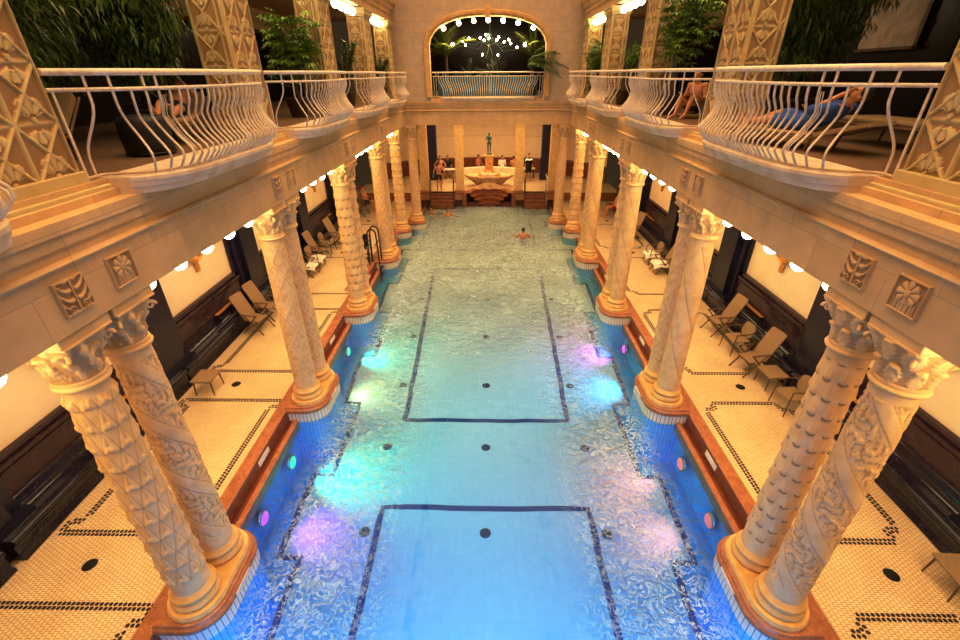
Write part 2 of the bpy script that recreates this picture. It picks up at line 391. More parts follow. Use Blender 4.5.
# ---------------------------------------------------------------- decks
EDGE = [(4.6, -3), (4.6, 21.1), (3.95, 22.9), (3.95, 27.4)]
def hexring(mb, ring):       # double row of black hexagons along a polyline
    done = []
    for (a, b) in zip(ring[:-1], ring[1:]):
        d = Vector((b[0] - a[0], b[1] - a[1])); Ln = d.length; d.normalize(); nrm = Vector((-d.y, d.x))
        n = max(1, int(round(Ln / .070)))
        for row in (0, 1):
            for i in range(n):
                t = (i + .5 * row + .25) * Ln / n
                c = Vector(a) + d * t + nrm * (row * .064 - .032)
                if any(abs(c.x - e.x) < .056 and abs(c.y - e.y) < .056 for e in done): continue
                done.append(c)
                vs = [(c.x + d.x * .031 * math.cos(q) + nrm.x * .031 * math.sin(q), c.y + d.y * .031 * math.cos(q) + nrm.y * .031 * math.sin(q), .0015) for q in [PI / 6 + PI / 3 * k for k in range(6)]]
                mb.add(vs, [tuple(range(6))], 1)
def notched(x0, x1, y0, y1, k=.22):
    return [(x0 + k, y0), (x1 - k, y0), (x1 - k, y0 + k), (x1, y0 + k), (x1, y1 - k), (x1 - k, y1 - k), (x1 - k, y1), (x0 + k, y1), (x0 + k, y1 - k), (x0, y1 - k), (x0, y0 + k), (x0 + k, y0 + k), (x0 + k, y0)]
DRY = [4.2 + 4.7 * k for k in range(5)]
for s in (-1, 1):
    mb = MB(); pts = [(s * (x + .24), y) for x, y in EDGE]
    poly = pts + [(s * 7.95, 27.4), (s * 7.95, -3)]
    if s < 0: poly = poly[::-1]
    mb.add([(x, y, 0) for x, y in poly], [tuple(range(len(poly)))], 0)
    ends = [-.5] + DRY + [27]
    for a, b in zip(ends[:-1], ends[1:]):
        y0, y1 = a + .56, b - .62
        if y1 > 23: continue
        r = notched(s * 5.06, s * 7.0, y0, y1); hexring(mb, r)
    struct(f'floor_{side(s)}', mb, [M['floor'], M['blacktile']], f'small cream floor tiles with black tile borders in the {side(s)} aisle')
# floor drains
k0 = None
for s in (-1, 1):
    for i, y in enumerate(DRY):
        if k0 is None:
            m_ = MB(); m_.lathe([(.02, .006), (.085, .006), (.105, .004), (.108, 0)], 20)
            for q in range(8):
                a = q * PI / 4; m_.box((.055 * math.cos(a), .055 * math.sin(a), .007), (.05, .01, .004), 0, Matrix.Rotation(a, 3, 'Z'))
        o = obj('floor_drain', k0.data if k0 else m_, M['steel'], loc=(s * 6.27, y, .002)); k0 = k0 or o
        tag(o, f'round dark floor drain between tile borders in the {side(s)} aisle, {ORD[i]} from the camera', 'drain', 'floor drains')
# curb and gutter lip
def sweep(mb, path, prof, sgn, mi=0, smooth=False, mis=None):
    """prof points (d outward, z) swept along an XY path; outward = sgn side normal, mitred"""
    P = [Vector(p) for p in path]; rows = []
    for i, p in enumerate(P):
        d0 = (P[i] - P[i - 1]).normalized() if i > 0 else None; d1 = (P[i + 1] - P[i]).normalized() if i < len(P) - 1 else None
        n0 = Vector((d0.y, -d0.x)) * sgn if d0 else None; n1 = Vector((d1.y, -d1.x)) * sgn if d1 else None
        if n0 and n1: n = (n0 + n1); n = n / max(.2, (1 + n0.dot(n1)))
        else: n = n0 or n1
        rows.append([(p.x + n.x * d, p.y + n.y * d, z) for d, z in prof])
    k = len(prof); vs = [q for r in rows for q in r]
    for i in range(len(P) - 1):
        for j in range(k - 1):
            f = (i * k + j, i * k + j + 1, (i + 1) * k + j + 1, (i + 1) * k + j)
            mb.add([vs[q] for q in f], [(0, 1, 2, 3) if sgn > 0 else (3, 2, 1, 0)], mis[j] if mis else mi, smooth)
    for r in (rows[0], rows[-1]): mb.add(r, [tuple(range(k))], mi)
for i, s in enumerate((-1, 1)):
    mb = MB(); path = [(s * x, y) for x, y in EDGE]
    sweep(mb, path, [(.26, -.05), (.26, .012), (.01, .012), (0, 0), (-.03, -.292), (-.11, -.292), (-.11, -.27), (-.13, -.255), (-.21, -.255), (-.23, -.27), (-.23, -.5), (.26, -.5)], s, 0, mis=[0, 0, 0, 1, 1, 1, 0, 0, 0, 0, 0])  # darker marble on face and groove paints in their shadow
    struct(f'trim_{i+1}', mb, [M['redmarble'], M['darkred']], f'red brown marble curb and gutter lip along the {side(s)} pool edge')
# ---------------------------------------------------------------- column islands
def obround(r, hl, n=14, back=None):
    pts = []
    if back is None:
        for k in range(n + 1): a = PI * k / n; pts.append((r * math.cos(a), hl + r * math.sin(a)))
        for k in range(n + 1): a = PI + PI * k / n; pts.append((r * math.cos(a), -hl + r * math.sin(a)))
    else:      # rounded towards -x (pool), square towards +x (deck)
        pts = [(back, -hl - r), (back, hl + r)]
        for k in range(n + 1): a = PI / 2 + PI / 2 * k / n; pts.append((r * math.cos(a), hl + r * math.sin(a)))
        for k in range(n + 1): a = PI + PI / 2 * k / n; pts.append((r * math.cos(a), -hl + r * math.sin(a)))
    return pts
def skirt_mesh(poly, z0, z1):
    mb = MB(); mb.prism(poly, z0, z1, 0, top=False, bot=False, smooth=False)
    me = mb.mesh('tile_skirt'); uv = me.uv_layers.new(name='UVMap'); acc = 0; n = len(poly); lens = []
    for i in range(n): lens.append(math.dist(poly[i], poly[(i + 1) % n]))
    for p in me.polygons:
        i = p.index; a0 = sum(lens[:i]) / .085; a1 = a0 + lens[i] / .085
        for li, vi in zip(p.loop_indices, p.vertices):
            uv.data[li].uv = ((a0 if vi % n == i else a1), me.vertices[vi].co.z)
    return me
def layered(mb, fpoly, rows, mi=0):        # stack of outlines poly(r) at z, bevelled slab
    polys = [(fpoly(r), z) for r, z in rows]; n = len(polys[0][0])
    for (a, za), (b, zb) in zip(polys[:-1], polys[1:]):
        vs = [(x, y, za) for x, y in a] + [(x, y, zb) for x, y in b]
        mb.add(vs, [(i, (i + 1) % n, n + (i + 1) % n, n + i) for i in range(n)], mi, False)
    a, z = polys[-1]; mb.add([(x, y, z) for x, y in a], [tuple(range(n))], mi)
    a, z = polys[0]; mb.add([(x, y, z) for x, y in a], [tuple(range(n))[::-1]], mi)
MESH = {}
def island(s, x, y, hl, label):
    t = thing('column_pedestal', label, 'pedestal', (s * x, y, 0), 0 if s > 0 else PI, 'column pedestals standing in the pool', 'thing')
    key = hl
    if key not in MESH:
        bk = .42
        a = MB(); layered(a, lambda r: obround(r, hl, 12, bk), [(.46, -.06), (.475, -.05), (.48, -.01), (.47, .03), (.445, .05), (.43, .09), (.41, .10)])
        b = MB(); layered(b, lambda r: obround(r, hl), [(.395, .10), (.395, .15), (.385, .165), (.385, .19), (.37, .205)])
        c = skirt_mesh(obround(.455, hl, 16, bk), -1.55, -.05)
        d = MB(); d.box((-.485, .05, -.03), (.012, .42, .075))
        MESH[key] = (a.mesh('rim'), b.mesh('plinth'), c, d.mesh('plate'))
    a, b, c, d = MESH[key]
    obj('rim', a, M['redmarble'], t, label='red brown marble rim'); obj('plinth', b, M['base'], t, label='ochre stone plinth')
    obj('tile_skirt', c, M['skirt'], t, label='white strip tiles going down into the water')
    if hl > .1: obj('plate', d, M['sign'], t.children[0], label='small white plate')
# ---------------------------------------------------------------- columns
def tri(x): return abs((x % 1) - .5) * 2
def leafbump(u, v):
    """one pointed leaf in a unit cell"""
    a = abs(u - .5) * 2; w = max(0, math.sin(PI * min(1, v * 1.02))) ** .7 * (1 - .45 * v)
    if w < .05 or a > w: return 0
    e = 1 - (a / w) ** 2
    return e * (.55 + .45 * abs(math.cos(a * 5))) * (1 if a > .06 else .6)
def rel(style, th, z):
    """carved relief of a shaft: returns (height, painted crevice shade 0..1)"""
    u = th / (2 * PI); nz = noise.noise((math.cos(th) * 7, math.sin(th) * 7, z * 12))
    if style == 'leaf scales':
        q = z / .30; row = math.floor(q); uu = (u * 9 + .5 * (row % 2)) % 1; v = q % 1; a = abs(uu - .5) * 2
        w = (1 - v) ** .8; e = w - a            # pointed leaf, wide at the foot
        fold = max(0, min(1, e * 3)) * (1 - .75 * max(0, 1 - a * 5)); bud = max(0, 1 - (a / .42) ** 2 - ((v - .16) / .15) ** 2)
        h = .019 * fold + .018 * bud ** .5 + .003 * nz
        return h, .5 * math.exp(-(e / .06) ** 2) + .4 * math.exp(-((a) / .05) ** 2) * (v > .3) * (e > 0)
    if style == 'spiral bands':
        q = (u * 2 + z / .98) % 1
        if q < .30: g = abs(q - .15) / .15; return .010 * (1 - g ** 4), .55 * (g > .86)
        k = (q - .30) / .70; edge = min(1, min(k, 1 - k) * 8); al = (u * 2 - z * 1.0) * 9
        f = math.sin(al * 2 + 2.2 * math.sin(k * 7)) * math.cos(k * 10 + 1.5 * math.sin(al)) + .8 * noise.noise((math.cos(th) * 13, math.sin(th) * 13, z * 20))
        return (-.004 + .012 * max(-.5, min(.9, f * 1.6))) * edge, .62 * math.exp(-((f + .05) / .20) ** 2) * edge
    if style == 'broad smooth spirals':
        q = (u * 3 + z / 1.25) % 1; g = min(q, 1 - q); f = noise.noise((math.cos(th) * 12, math.sin(th) * 12, z * 18))
        return -.010 * math.exp(-(g / .03) ** 2) + (.005 * f if q < .5 else 0), .6 * math.exp(-(g / .022) ** 2) + (.22 * math.exp(-(f / .12) ** 2) if .06 < q < .5 else 0)
    if style == 'crossed lozenges':
        a = u * 4 + z / .62 + .04 * nz; b = u * 4 - z / .62 + .04 * nz; ma, mb_ = min(a % 1, 1 - a % 1), min(b % 1, 1 - b % 1)
        d = min(ma, mb_); rib = 1 if d < .10 else 0; c = ((a % 1) - .5, (b % 1) - .5); r = math.hypot(*c); an = math.atan2(c[1], c[0])
        pet = max(0, math.cos(an * 4)) * max(0, 1 - (r / .34) ** 2)
        return .010 * math.exp(-(d / .09) ** 4) + .015 * pet + .002 * nz, .42 * math.exp(-((d - .10) / .02) ** 2) + .35 * math.exp(-((pet - .2) / .12) ** 2) * (r < .36)
    if style == 'hanging buds':
        q = z / .26; row = math.floor(q); uu = (u * 8 + .5 * (row % 2)) % 1; v = q % 1; a = abs(uu - .5) * 2
        cr_ = v - .16 - .30 * a * a; up = max(0, min(1, cr_ * 6)) * max(0, 1 - (v - .16) / .8) * max(0, 1 - (a / .62) ** 2)
        hol = math.exp(-((cr_ + .05) / .07) ** 2) * (a < .55)
        return .026 * up ** .7 - .010 * hol + .003 * nz, .80 * hol + .25 * math.exp(-(a / .05) ** 2) * (v > .3)
    if style == 'small diamonds':
        a = (u * 8 + z / .3); b = (u * 8 - z / .3); m = min(tri(a), tri(b))
        return .010 * m, .4 * (m < .12)
    return 0, 0
def shaft_mesh(style, hi=True):
    k = ('shaft', style, hi)
    if k in MESH: return MESH[k]
    nu, nv = (150, 330) if hi else (64, 140)
    z0, z1 = 0.0, 3.55
    def fn(u, v):
        th = 2 * PI * u; z = z0 + (z1 - z0) * v; r = .242 - .03 * v
        dk = 0
        if .28 < z < 3.42:
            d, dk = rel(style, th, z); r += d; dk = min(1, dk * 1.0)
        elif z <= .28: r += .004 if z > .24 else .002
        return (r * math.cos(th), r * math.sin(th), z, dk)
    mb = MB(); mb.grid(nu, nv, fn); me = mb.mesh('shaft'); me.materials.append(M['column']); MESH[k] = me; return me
def cap_mesh(kind):
    k = ('capital', kind)
    if k in MESH: return MESH[k]
    mb = MB(); nu, nv = 144, 56
    def fn(u, v):
        th = 2 * PI * u; z = .04 + .456 * v
        circ = .222 + .05 * v ** 1.2; c4 = max(abs(math.cos(th)), abs(math.sin(th))); sq = .295 / c4
        w = max(0, (v - .25) / .75) ** 1.3; r = circ * (1 - w) + min(sq, .385) * w
        r0_ = r
        if kind == 0:      # two tiers of acanthus
            t = v * 2; row = int(min(1, t)); f = t - row; uu = (u * 8 + .5 * row) % 1
            f = min(.99, f); aa = abs(uu - .5) * 2; w_ = (math.sin(PI * (.12 + .86 * f)) ** .6) * (.92 - .22 * abs(math.sin(f * PI * 4.5)))
            e_ = max(0, 1 - aa / max(.05, w_)); ribs = .6 + .4 * abs(math.cos(aa * 4 + f * 7)); lf = min(1, e_ * 3) * ribs * (1 if aa > .07 else 1.25)
            r += .026 * lf * (.7 + .6 * f) + .014 * math.exp(-((f - .85) / .09) ** 2) * (aa < .5)
        else:              # figures and scrolls
            q = noise.noise((math.cos(th) * 4, math.sin(th) * 4, v * 4)); q += .5 * noise.noise((math.cos(th) * 9, math.sin(th) * 9, v * 9)); r += (.030 * max(-.2, min(.8, q * 2.2)) + .010 * math.sin(u * 2 * PI * 8 + 5 * v)) * min(1, 5 * v) * min(1, 4 * (1 - v))
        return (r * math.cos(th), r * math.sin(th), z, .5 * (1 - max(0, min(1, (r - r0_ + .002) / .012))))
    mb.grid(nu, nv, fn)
    mb.lathe([(.215, -.06), (.25, -.05), (.262, -.025), (.25, .0), (.236, .008), (.245, .02), (.235, .045)], 40)
    for q in range(4):     # corner volutes
        a = PI / 4 + PI / 2 * q; d = Vector((math.cos(a), math.sin(a), 0)); c = d * .355 + Vector((0, 0, .36)); pts = []
        for i in range(16): t = i / 15; ang = 1.5 * PI * 2 * t * .75; rr = .055 * (1 - .75 * t); pts.append(c + d * rr * math.cos(ang) + Vector((0, 0, rr * math.sin(ang))))
        mb.tube(pts, [.022 * (1 - .5 * i / 15) for i in range(16)], 8)
    me = mb.mesh('capital'); me.materials.append(M['column']); MESH[k] = me; return me
def column(s, x, y, style, capk, label, hi):
    t = thing('column', label, 'column', (s * x, y, .205), R.choice((0, 1, 2)) * PI / 2, 'carved stone columns around the pool', 'thing')
    if 'base' not in MESH:
        a = MB(); a.lathe([(.31, 0), (.327, .02), (.329, .05), (.315, .085), (.295, .10), (.285, .125), (.29, .15), (.306, .165), (.305, .195), (.29, .21), (.27, .225), (.262, .25), (.245, .27)], 48)
        MESH['base'] = a.mesh('base'); MESH['base'].materials.append(M['base'])
        a = MB(); a.bevbox((0, 0, .055), (.60, .62, .11), .012); a.bevbox((0, 0, -.005), (.63, .60, .03), .01); MESH['abacus'] = a.mesh('abacus'); MESH['abacus'].materials.append(M['column'])
    obj('base', MESH['base'], None, t); obj('shaft', shaft_mesh(style, hi), None, t, (0, 0, .265)); obj('capital', cap_mesh(capk), None, t, (0, 0, 3.86))
    obj('abacus', MESH['abacus'], None, t, (0, 0, 4.355), -t.rotation_euler.z)
ST = {(-1, 0, 0): 'leaf scales', (-1, 0, 1): 'spiral bands', (1, 0, 0): 'spiral bands', (1, 0, 1): 'hanging buds',
      (-1, 1, 0): 'crossed lozenges', (-1, 1, 1): 'crossed lozenges', (1, 1, 0): 'broad smooth spirals', (1, 1, 1): 'crossed lozenges',
      (-1, 2, 0): 'hanging buds', (-1, 2, 1): 'leaf scales', (1, 2, 0): 'broad smooth spirals', (1, 2, 1): 'leaf scales',
      (-1, 3, 0): 'small diamonds', (-1, 3, 1): 'crossed lozenges', (1, 3, 0): 'broad smooth spirals', (1, 3, 1): 'small diamonds'}
for s in (-1, 1):
    for i, yc in enumerate(YC):
        island(s, 4.2, yc, .335, f'red marble pedestal in the water under the {ORD[i]} {side(s)} column pair')
        for j, dy in enumerate((-.335, .335)):
            st = ST[(s, i, j)]
            column(s, 4.2, yc + dy, st, (i + j) % 2 if i else 1 if (j == 0 and s < 0) else j if s < 0 else 0, f'stone column carved with {st}, {("front","rear")[j]} one of the {ORD[i]} {side(s)} pair', i < 2)
    for x, y, nm in ((4.22, 21.5, 'outer'), (3.66, 22.95, 'inner')):
        island(s, x, y, .0, f'round red marble pedestal under the {nm} single column at the far {side(s)} corner')
        column(s, x, y, 'small diamonds' if nm == 'inner' else 'leaf scales', 0, f'single stone column at the far {side(s)} pool corner, {nm} of the two', False)

k0 = None
for s in (-1, 1):
    for k in range(3):
        y = YC[k] + 2.58
        if k0 is None:
            m_ = MB(); m_.bevbox((0, 0, 0), (.012, .46, .13), .004)
            for sy in (-.2, .2): m_.lathe([(.008, .006), (.008, .009)], 8, (0, sy, 0))
        o = obj('curb_plate', k0.data if k0 else m_, M['sign'], loc=(s * 4.583, y, -.12)); o.rotation_euler = (0, s * math.radians(5), 0); k0 = k0 or o
        tag(o, f'blank white enamel plate on the marble curb, {side(s)} pool edge, {ORD[k]} from the camera', 'plate', 'white plates on the curb')
# ---------------------------------------------------------------- entablature under the gallery
mb = MB(); path = [(-FX, -3), (-FX, YE), (FX, YE), (FX, -3)]
prof = [(.95, ZB), (0, ZB), (0, 5.25), (-.03, 5.265), (-.05, 5.29), (-.03, 5.315), (0, 5.325), (0, 5.42), (-.03, 5.43), (-.03, 5.53), (-.06, 5.545), (-.06, 5.66), (.10, 5.665), (.10, 5.74), (.17, 5.755), (.17, 5.84), (.95, 5.84), (.95, ZB)]
sweep(mb, path, prof, -1)
struct('trim_3', mb, M['stone'], 'stone entablature with stepped mouldings running round the pool under the gallery')
# aisle walls: wainscot, cream panels, ceiling
for s in (-1, 1):
    X = 7.9; mb = MB()
    mb.box((s * (X + .1), 12, 2.3), (.2, 31, 4.8), 0)
    struct(f'wall_{side(s)}', mb, M['cream'], f'cream plaster wall above dark panelling in the {side(s)} aisle')
    mb = MB()
    mb.box((s * (X - .06), 12.2, .62), (.12, 30.4, 1.24), 1)
    mb.box((s * (X - .08), 12.2, 1.30), (.17, 30.4, .06), 1); mb.box((s * (X - .05), 12.2, 1.40), (.10, 30.4, .10), 1); mb.box((s * (X - .075), 12.2, 1.19), (.14, 30.4, .03), 1)
    for k in range(-1, 5):
        yc = 4.1 + 4.66 * k + .05
        mb.box((s * (X - .10), yc, 2.36), (.2, 1.35, 4.7), 0); mb.box((s * (X - .17), yc, 2.36), (.34, .85, 4.7), 0)
        mb.box((s * (X - .2), yc, .5), (.4, 1.45, .12), 0)
        for dy in (-.74, .74): mb.box((s * (X - .05), yc + dy, 3), (.1, .12, 3.3), 0)
    struct(f'trim_{4 if s<0 else 5}', mb, [M['navytile'], M['plum']], f'dark navy pilasters and plum marble wainscot on the {side(s)} aisle wall')
    mb = MB(); mb.box((s * 6.4, 9.85, ZB + .1), (3.2, 25.7, .2)); mb.box((s * 6.4, 25.2, ZB + .1), (3.2, 5, .2))
    struct(f'ceiling_{side(s)}', mb, M['ceil'], f'plain plaster ceiling of the {side(s)} aisle under the gallery')
    # polished marble wall bench, one length per bay
    for k in range(5):
        y0 = -.5 + 4.66 * k + .1 * (k > 0); y1 = y0 + 4.6
        mb = MB(); prof = [(.0, 0), (.0, .06), (.05, .10), (.06, .30), (.02, .36), (-.02, .40), (-.02, .45), (.02, .475), (.28, .46), (.36, .50), (.40, .60), (.42, .74), (.47, .78), (.53, .78), (.53, 0)]
        n = 26; rows = []
        for i in range(n + 1):
            y = y0 + (y1 - y0) * i / n; t = ((y - (4.1 + .05)) / 4.66) % 1; b = .5 + .5 * math.cos(2 * PI * t); b = b ** 3
            rows.append([(s * (7.34 + .02 * (1 - b) + d), y, z) for d, z in prof])
        K = len(prof)
        mb.add([q for r in rows for q in r], [((i * K + j, (i + 1) * K + j, (i + 1) * K + j + 1, i * K + j + 1) if s < 0 else (i * K + j + 1, (i + 1) * K + j + 1, (i + 1) * K + j, i * K + j)) for i in range(n) for j in range(K - 1)], 0, True)
        for r in (rows[0], rows[-1]): mb.add(r, [tuple(range(K))], 0)
        t = thing('wall_bench', f'shiny black marble wall bench in the {side(s)} aisle, {ORD[k]} bay from the camera', 'bench', (0, 0, 0), 0, 'black marble wall benches', 'thing')
        obj('bench_seat', mb, M['navy'], t)
        mb = MB(); mb.bevbox((s * 7.70, y0 + 2.75, .795), (.10, 1.25, .03), .008); obj('back_reflection_strip', mb, M['amber'], t.children[0], label='amber strip imitating a reflection on the bench back')  # coloured strip in place of a warm reflection in the polished bench
    # gilded wall ornaments
for s in (-1, 1):
    for k in range(5):
        y = 4.1 + 4.66 * k - 4.66 / 2 + .05 + 4.66 * .0
        t = thing('wall_ornament', f'gilded leaf ornament on the cream wall panel, {side(s)} aisle, {ORD[k]} bay', 'ornament', (s * 7.9, y, 2.35), PI if s > 0 else 0, 'gilded wall ornaments')
        mb = MB(); mb.tube([(.02, 0, -.24), (.07, 0, -.15), (.06, 0, 0), (.10, 0, .12)], [.02, .055, .06, .04], 10); mb.ball((.07, 0, -.2), .05, 10)
        for q in (-1, 1):
            mb.tube([(.05, 0, 0), (.09, q * .10, .08), (.12, q * .2, .14), (.10, q * .23, .2)], [.05, .055, .05, .02], 8, flat=.6)
        mb.ball((.09, 0, .13), (.05, .07, .07), 10)
        obj('bracket', mb, M['gold'], t)
        mb = MB(); mb.lathe([(.02, .12), (.06, .15), (.075, .2), (.06, .24)], 12, (.11, -.2, 0)); mb.lathe([(.02, .12), (.06, .15), (.075, .2), (.06, .24)], 12, (.11, .2, 0)); obj('cup', mb, M['gold'], t)
# soffit lamps
LAMPG = emis('soffit_lamp_glow', (1, .80, .48), 34); LAMPU = emis('gallery_lamp_glow', (1, .84, .54), 13)
def lamp(x, y, z, label, group, down=True, r=.10, nm='soffit_lamp'):
    t = thing(nm, label, 'lamp', (x, y, z), 0, group)
    if ('lamp', r) not in MESH:
        a = MB(); a.ball((0, 0, -.145), (r * .9, r * 1.1, r * .9), 12); b = MB(); b.lathe([(.05, 0), (.055, -.02), (.045, -.08)], 14)
        MESH[('lamp', r)] = (a.mesh('globe'), b.mesh('socket')); MESH[('lamp', r)][0].materials.append(LAMPU if nm == 'gallery_lamp' else LAMPG); MESH[('lamp', r)][1].materials.append(M['gold'])
    obj('globe', MESH[('lamp', r)][0], None, t); obj('socket', MESH[('lamp', r)][1], None, t)
NUM = ['first', 'second', 'third', 'fourth', 'fifth', 'sixth', 'seventh']
for s in (-1, 1):
    for k in range(5):
        y0 = YC[0] - PITCH + PITCH * k + .95
        for i in range(5):
            y = y0 + i * .66
            if y < .9 or y > 21.4: continue
            lamp(s * 4.2, y, ZB, f'glowing globe lamp under the {side(s)} beam, {NUM[i]} of {ORD[k]} bay', 'globe lamps under the beams')
# relief panels on the beam face
def relief_mesh(kind):
    mb = MB(); n = 44
    def fn(u, v):
        x, z = (u - .5), (v - .5); e = min(u, 1 - u, v, 1 - v)
        if e < .02: return (u * .34 - .17, .0, v * .34 - .17, 0)
        h = .012
        if e < .055: h = .03
        elif kind == 0:     # rosette over a palmette
            r = math.hypot(x, z - .08); a = math.atan2(x, z - .08); pt = abs(math.cos(a * 4)) ** .5
            if r < .09: h += .026
            elif r < .36 * (.8 + .2 * pt) and z > -.2: h += .022 * pt * (.6 + .4 * math.cos((r - .22) * 9))
            elif z < -.16 and abs(x) < .36: h += .02 * abs(math.cos(x * 26)) ** .5 * (.8 - abs(x))
        else:               # paired acanthus sprays with scrolls
            q = z * 22 - 16 * (abs(x) - .22) ** 2 * 4 - abs(x) * 10; h += .022 * max(0, math.sin(q)) ** .6 * (abs(x) > .05) * (z > -.28) if math.sin(q) > 0 else 0
            r = math.hypot(abs(x) - .24, z + .36); h += .024 * (.5 + .5 * math.cos(r * 60)) * (r < .12); h += .02 * (abs(x) < .035)
        return (u * .34 - .17, -h, v * .34 - .17, .65 * (1 - min(1, max(0, (h - .012) / .014))))
    mb.grid(n, n, fn, 0, False); mb.box((0, .01, 0), (.34, .02, .34)); return mb.mesh('relief_panel')
RM = [relief_mesh(0), relief_mesh(1)]
for r_ in RM: r_.materials.append(M['relief'])
for s in (-1, 1):
    for k in range(-1, 4):
        yc = YC[0] + PITCH * k
        if yc < 0: continue
        for j, dy in enumerate((-.33, .31)):
            o = obj('relief_panel', RM[j if s > 0 else 1 - j], None, loc=(s * (FX - .004), yc + dy, 5.0), rz=PI / 2 if s < 0 else -PI / 2)
            tag(o, f'carved square relief on the {side(s)} beam, {("nearer","farther")[j]} of two above the {ORD[k]} column pair', 'relief', 'carved stone reliefs on the beams')
# ---------------------------------------------------------------- gallery
for s in (-1, 1):
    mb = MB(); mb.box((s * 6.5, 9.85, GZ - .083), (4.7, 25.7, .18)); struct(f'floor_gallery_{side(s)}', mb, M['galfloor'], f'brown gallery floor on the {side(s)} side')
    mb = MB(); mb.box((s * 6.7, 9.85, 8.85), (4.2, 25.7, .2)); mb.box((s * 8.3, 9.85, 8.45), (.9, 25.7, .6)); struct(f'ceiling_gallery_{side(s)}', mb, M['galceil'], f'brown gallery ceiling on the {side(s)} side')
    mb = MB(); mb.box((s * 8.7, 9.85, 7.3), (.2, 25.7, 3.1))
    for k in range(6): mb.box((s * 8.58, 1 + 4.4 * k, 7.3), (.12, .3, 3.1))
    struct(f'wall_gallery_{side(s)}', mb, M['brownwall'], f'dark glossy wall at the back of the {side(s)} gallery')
    mb = MB(); prof = [(.75, 8.72), (0, 8.72), (0, 8.92), (-.05, 8.96), (-.05, 9.06), (-.14, 9.14), (-.14, 9.24), (-.24, 9.33), (-.24, 9.55), (0, 9.6), (0, 12.6), (.75, 12.6)]
    sweep(mb, [(s * 4.12, -3), (s * 4.12, YE + .02)], prof, s); struct(f'trim_{6 if s<0 else 7}', mb, M['stone'], f'upper beam with stepped cornice over the {side(s)} gallery')
def pillar_rel(a, b):
    """triangular lattice with fan palmettes; a across 0..1, b height in metres"""
    c = .50; u = a * 2; v = b / c
    dv = tri(u + .5) * .5; d1 = tri(u + v * .5 * 2 / 1 + .5) if False else None
    p = (u + v) % 1; q = (u - v) % 1
    rib = max(math.exp(-((min(u % 1, 1 - u % 1)) / .05) ** 4), math.exp(-(min(p, 1 - p) / .05) ** 4), math.exp(-(min(q, 1 - q) / .05) ** 4))
    h = math.exp(-(min((v * 1) % 1, 1 - v % 1) / .04) ** 2) * .7
    fu, fv = (u % 1) - .5, (v % 1)
    r = math.hypot(fu, fv - .08); an = math.atan2(fu, fv - .08)
    lb = abs(math.cos(an * 4.5)) ** .45; fan = lb * (.10 < r < .40 * (.82 + .18 * lb)) * (abs(an) < 1.22) * (.55 + r)
    r2 = math.hypot(fu, fv - .95); an2 = math.atan2(fu, .95 - fv); lb2 = abs(math.cos(an2 * 4)) ** .45; fan2 = lb2 * (.08 < r2 < .30 * (.82 + .18 * lb2)) * (abs(an2) < 1.2) * .8
    ball = 1.0 * (math.hypot(fu, fv - .06) < .06)
    return .026 * max(rib, h * .6, .95 * fan, .9 * fan2, ball)
def pillar_mesh():
    mb = MB(); H = 2.62; hx, hy = .26, .45
    for ax in range(4):
        w = hy * 2 if ax % 2 == 0 else hx * 2; nu = 84 if ax % 2 == 0 else 56
        def fn(u, v):
            e = min(u, 1 - u) * w; d = pillar_rel(u * (1 if ax % 2 == 0 else .62), v * H)
            if e < .03: d = .035
            if e < .002: d = .0
            t = (u - .5) * w
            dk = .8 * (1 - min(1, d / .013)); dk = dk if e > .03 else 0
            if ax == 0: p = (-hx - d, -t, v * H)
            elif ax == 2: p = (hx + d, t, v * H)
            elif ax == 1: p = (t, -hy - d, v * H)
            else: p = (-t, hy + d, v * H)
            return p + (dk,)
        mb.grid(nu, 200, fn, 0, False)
    return mb.mesh('pillar_shaft')
PM = pillar_mesh(); PM.materials.append(M['pillar'])
for s in (-1, 1):
    for k in range(-1, 5):
        y = PY[0] + 4.65 * k; y = min(y, 22.0)
        if k < 0: y = -.5
        t = thing('gallery_pillar', f'square gallery pillar with carved fan lattice, {side(s)} gallery, {["behind","nearest","second","third","fourth","farthest"][k+1]} from the camera', 'pillar', (s * 4.38, y, GZ - .02), 0 if s > 0 else PI, 'carved square gallery pillars', 'thing')
        if 'pp' not in MESH:
            a = MB(); a.bevbox((-.0, 0, .055), (.62, 1.0, .13), .012); a.bevbox((-.20, 0, -.09), (.36, 1.35, .10), .012)
            b = MB(); b.bevbox((0, 0, .04), (.62, 1.0, .08), .012); b.bevbox((0, 0, .13), (.70, 1.08, .14), .02); b.bevbox((0, 0, .21), (.76, 1.14, .06), .012)
            MESH['pp'] = (a.mesh('pillar_base'), b.mesh('pillar_capital'))
            for q in MESH['pp']: q.materials.append(M['pillar'])
        obj('pillar_shaft', PM, None, t, (0, 0, .08)); obj('pillar_base', MESH['pp'][0], None, t); obj('pillar_capital', MESH['pp'][1], None, t, (0, 0, 2.63))
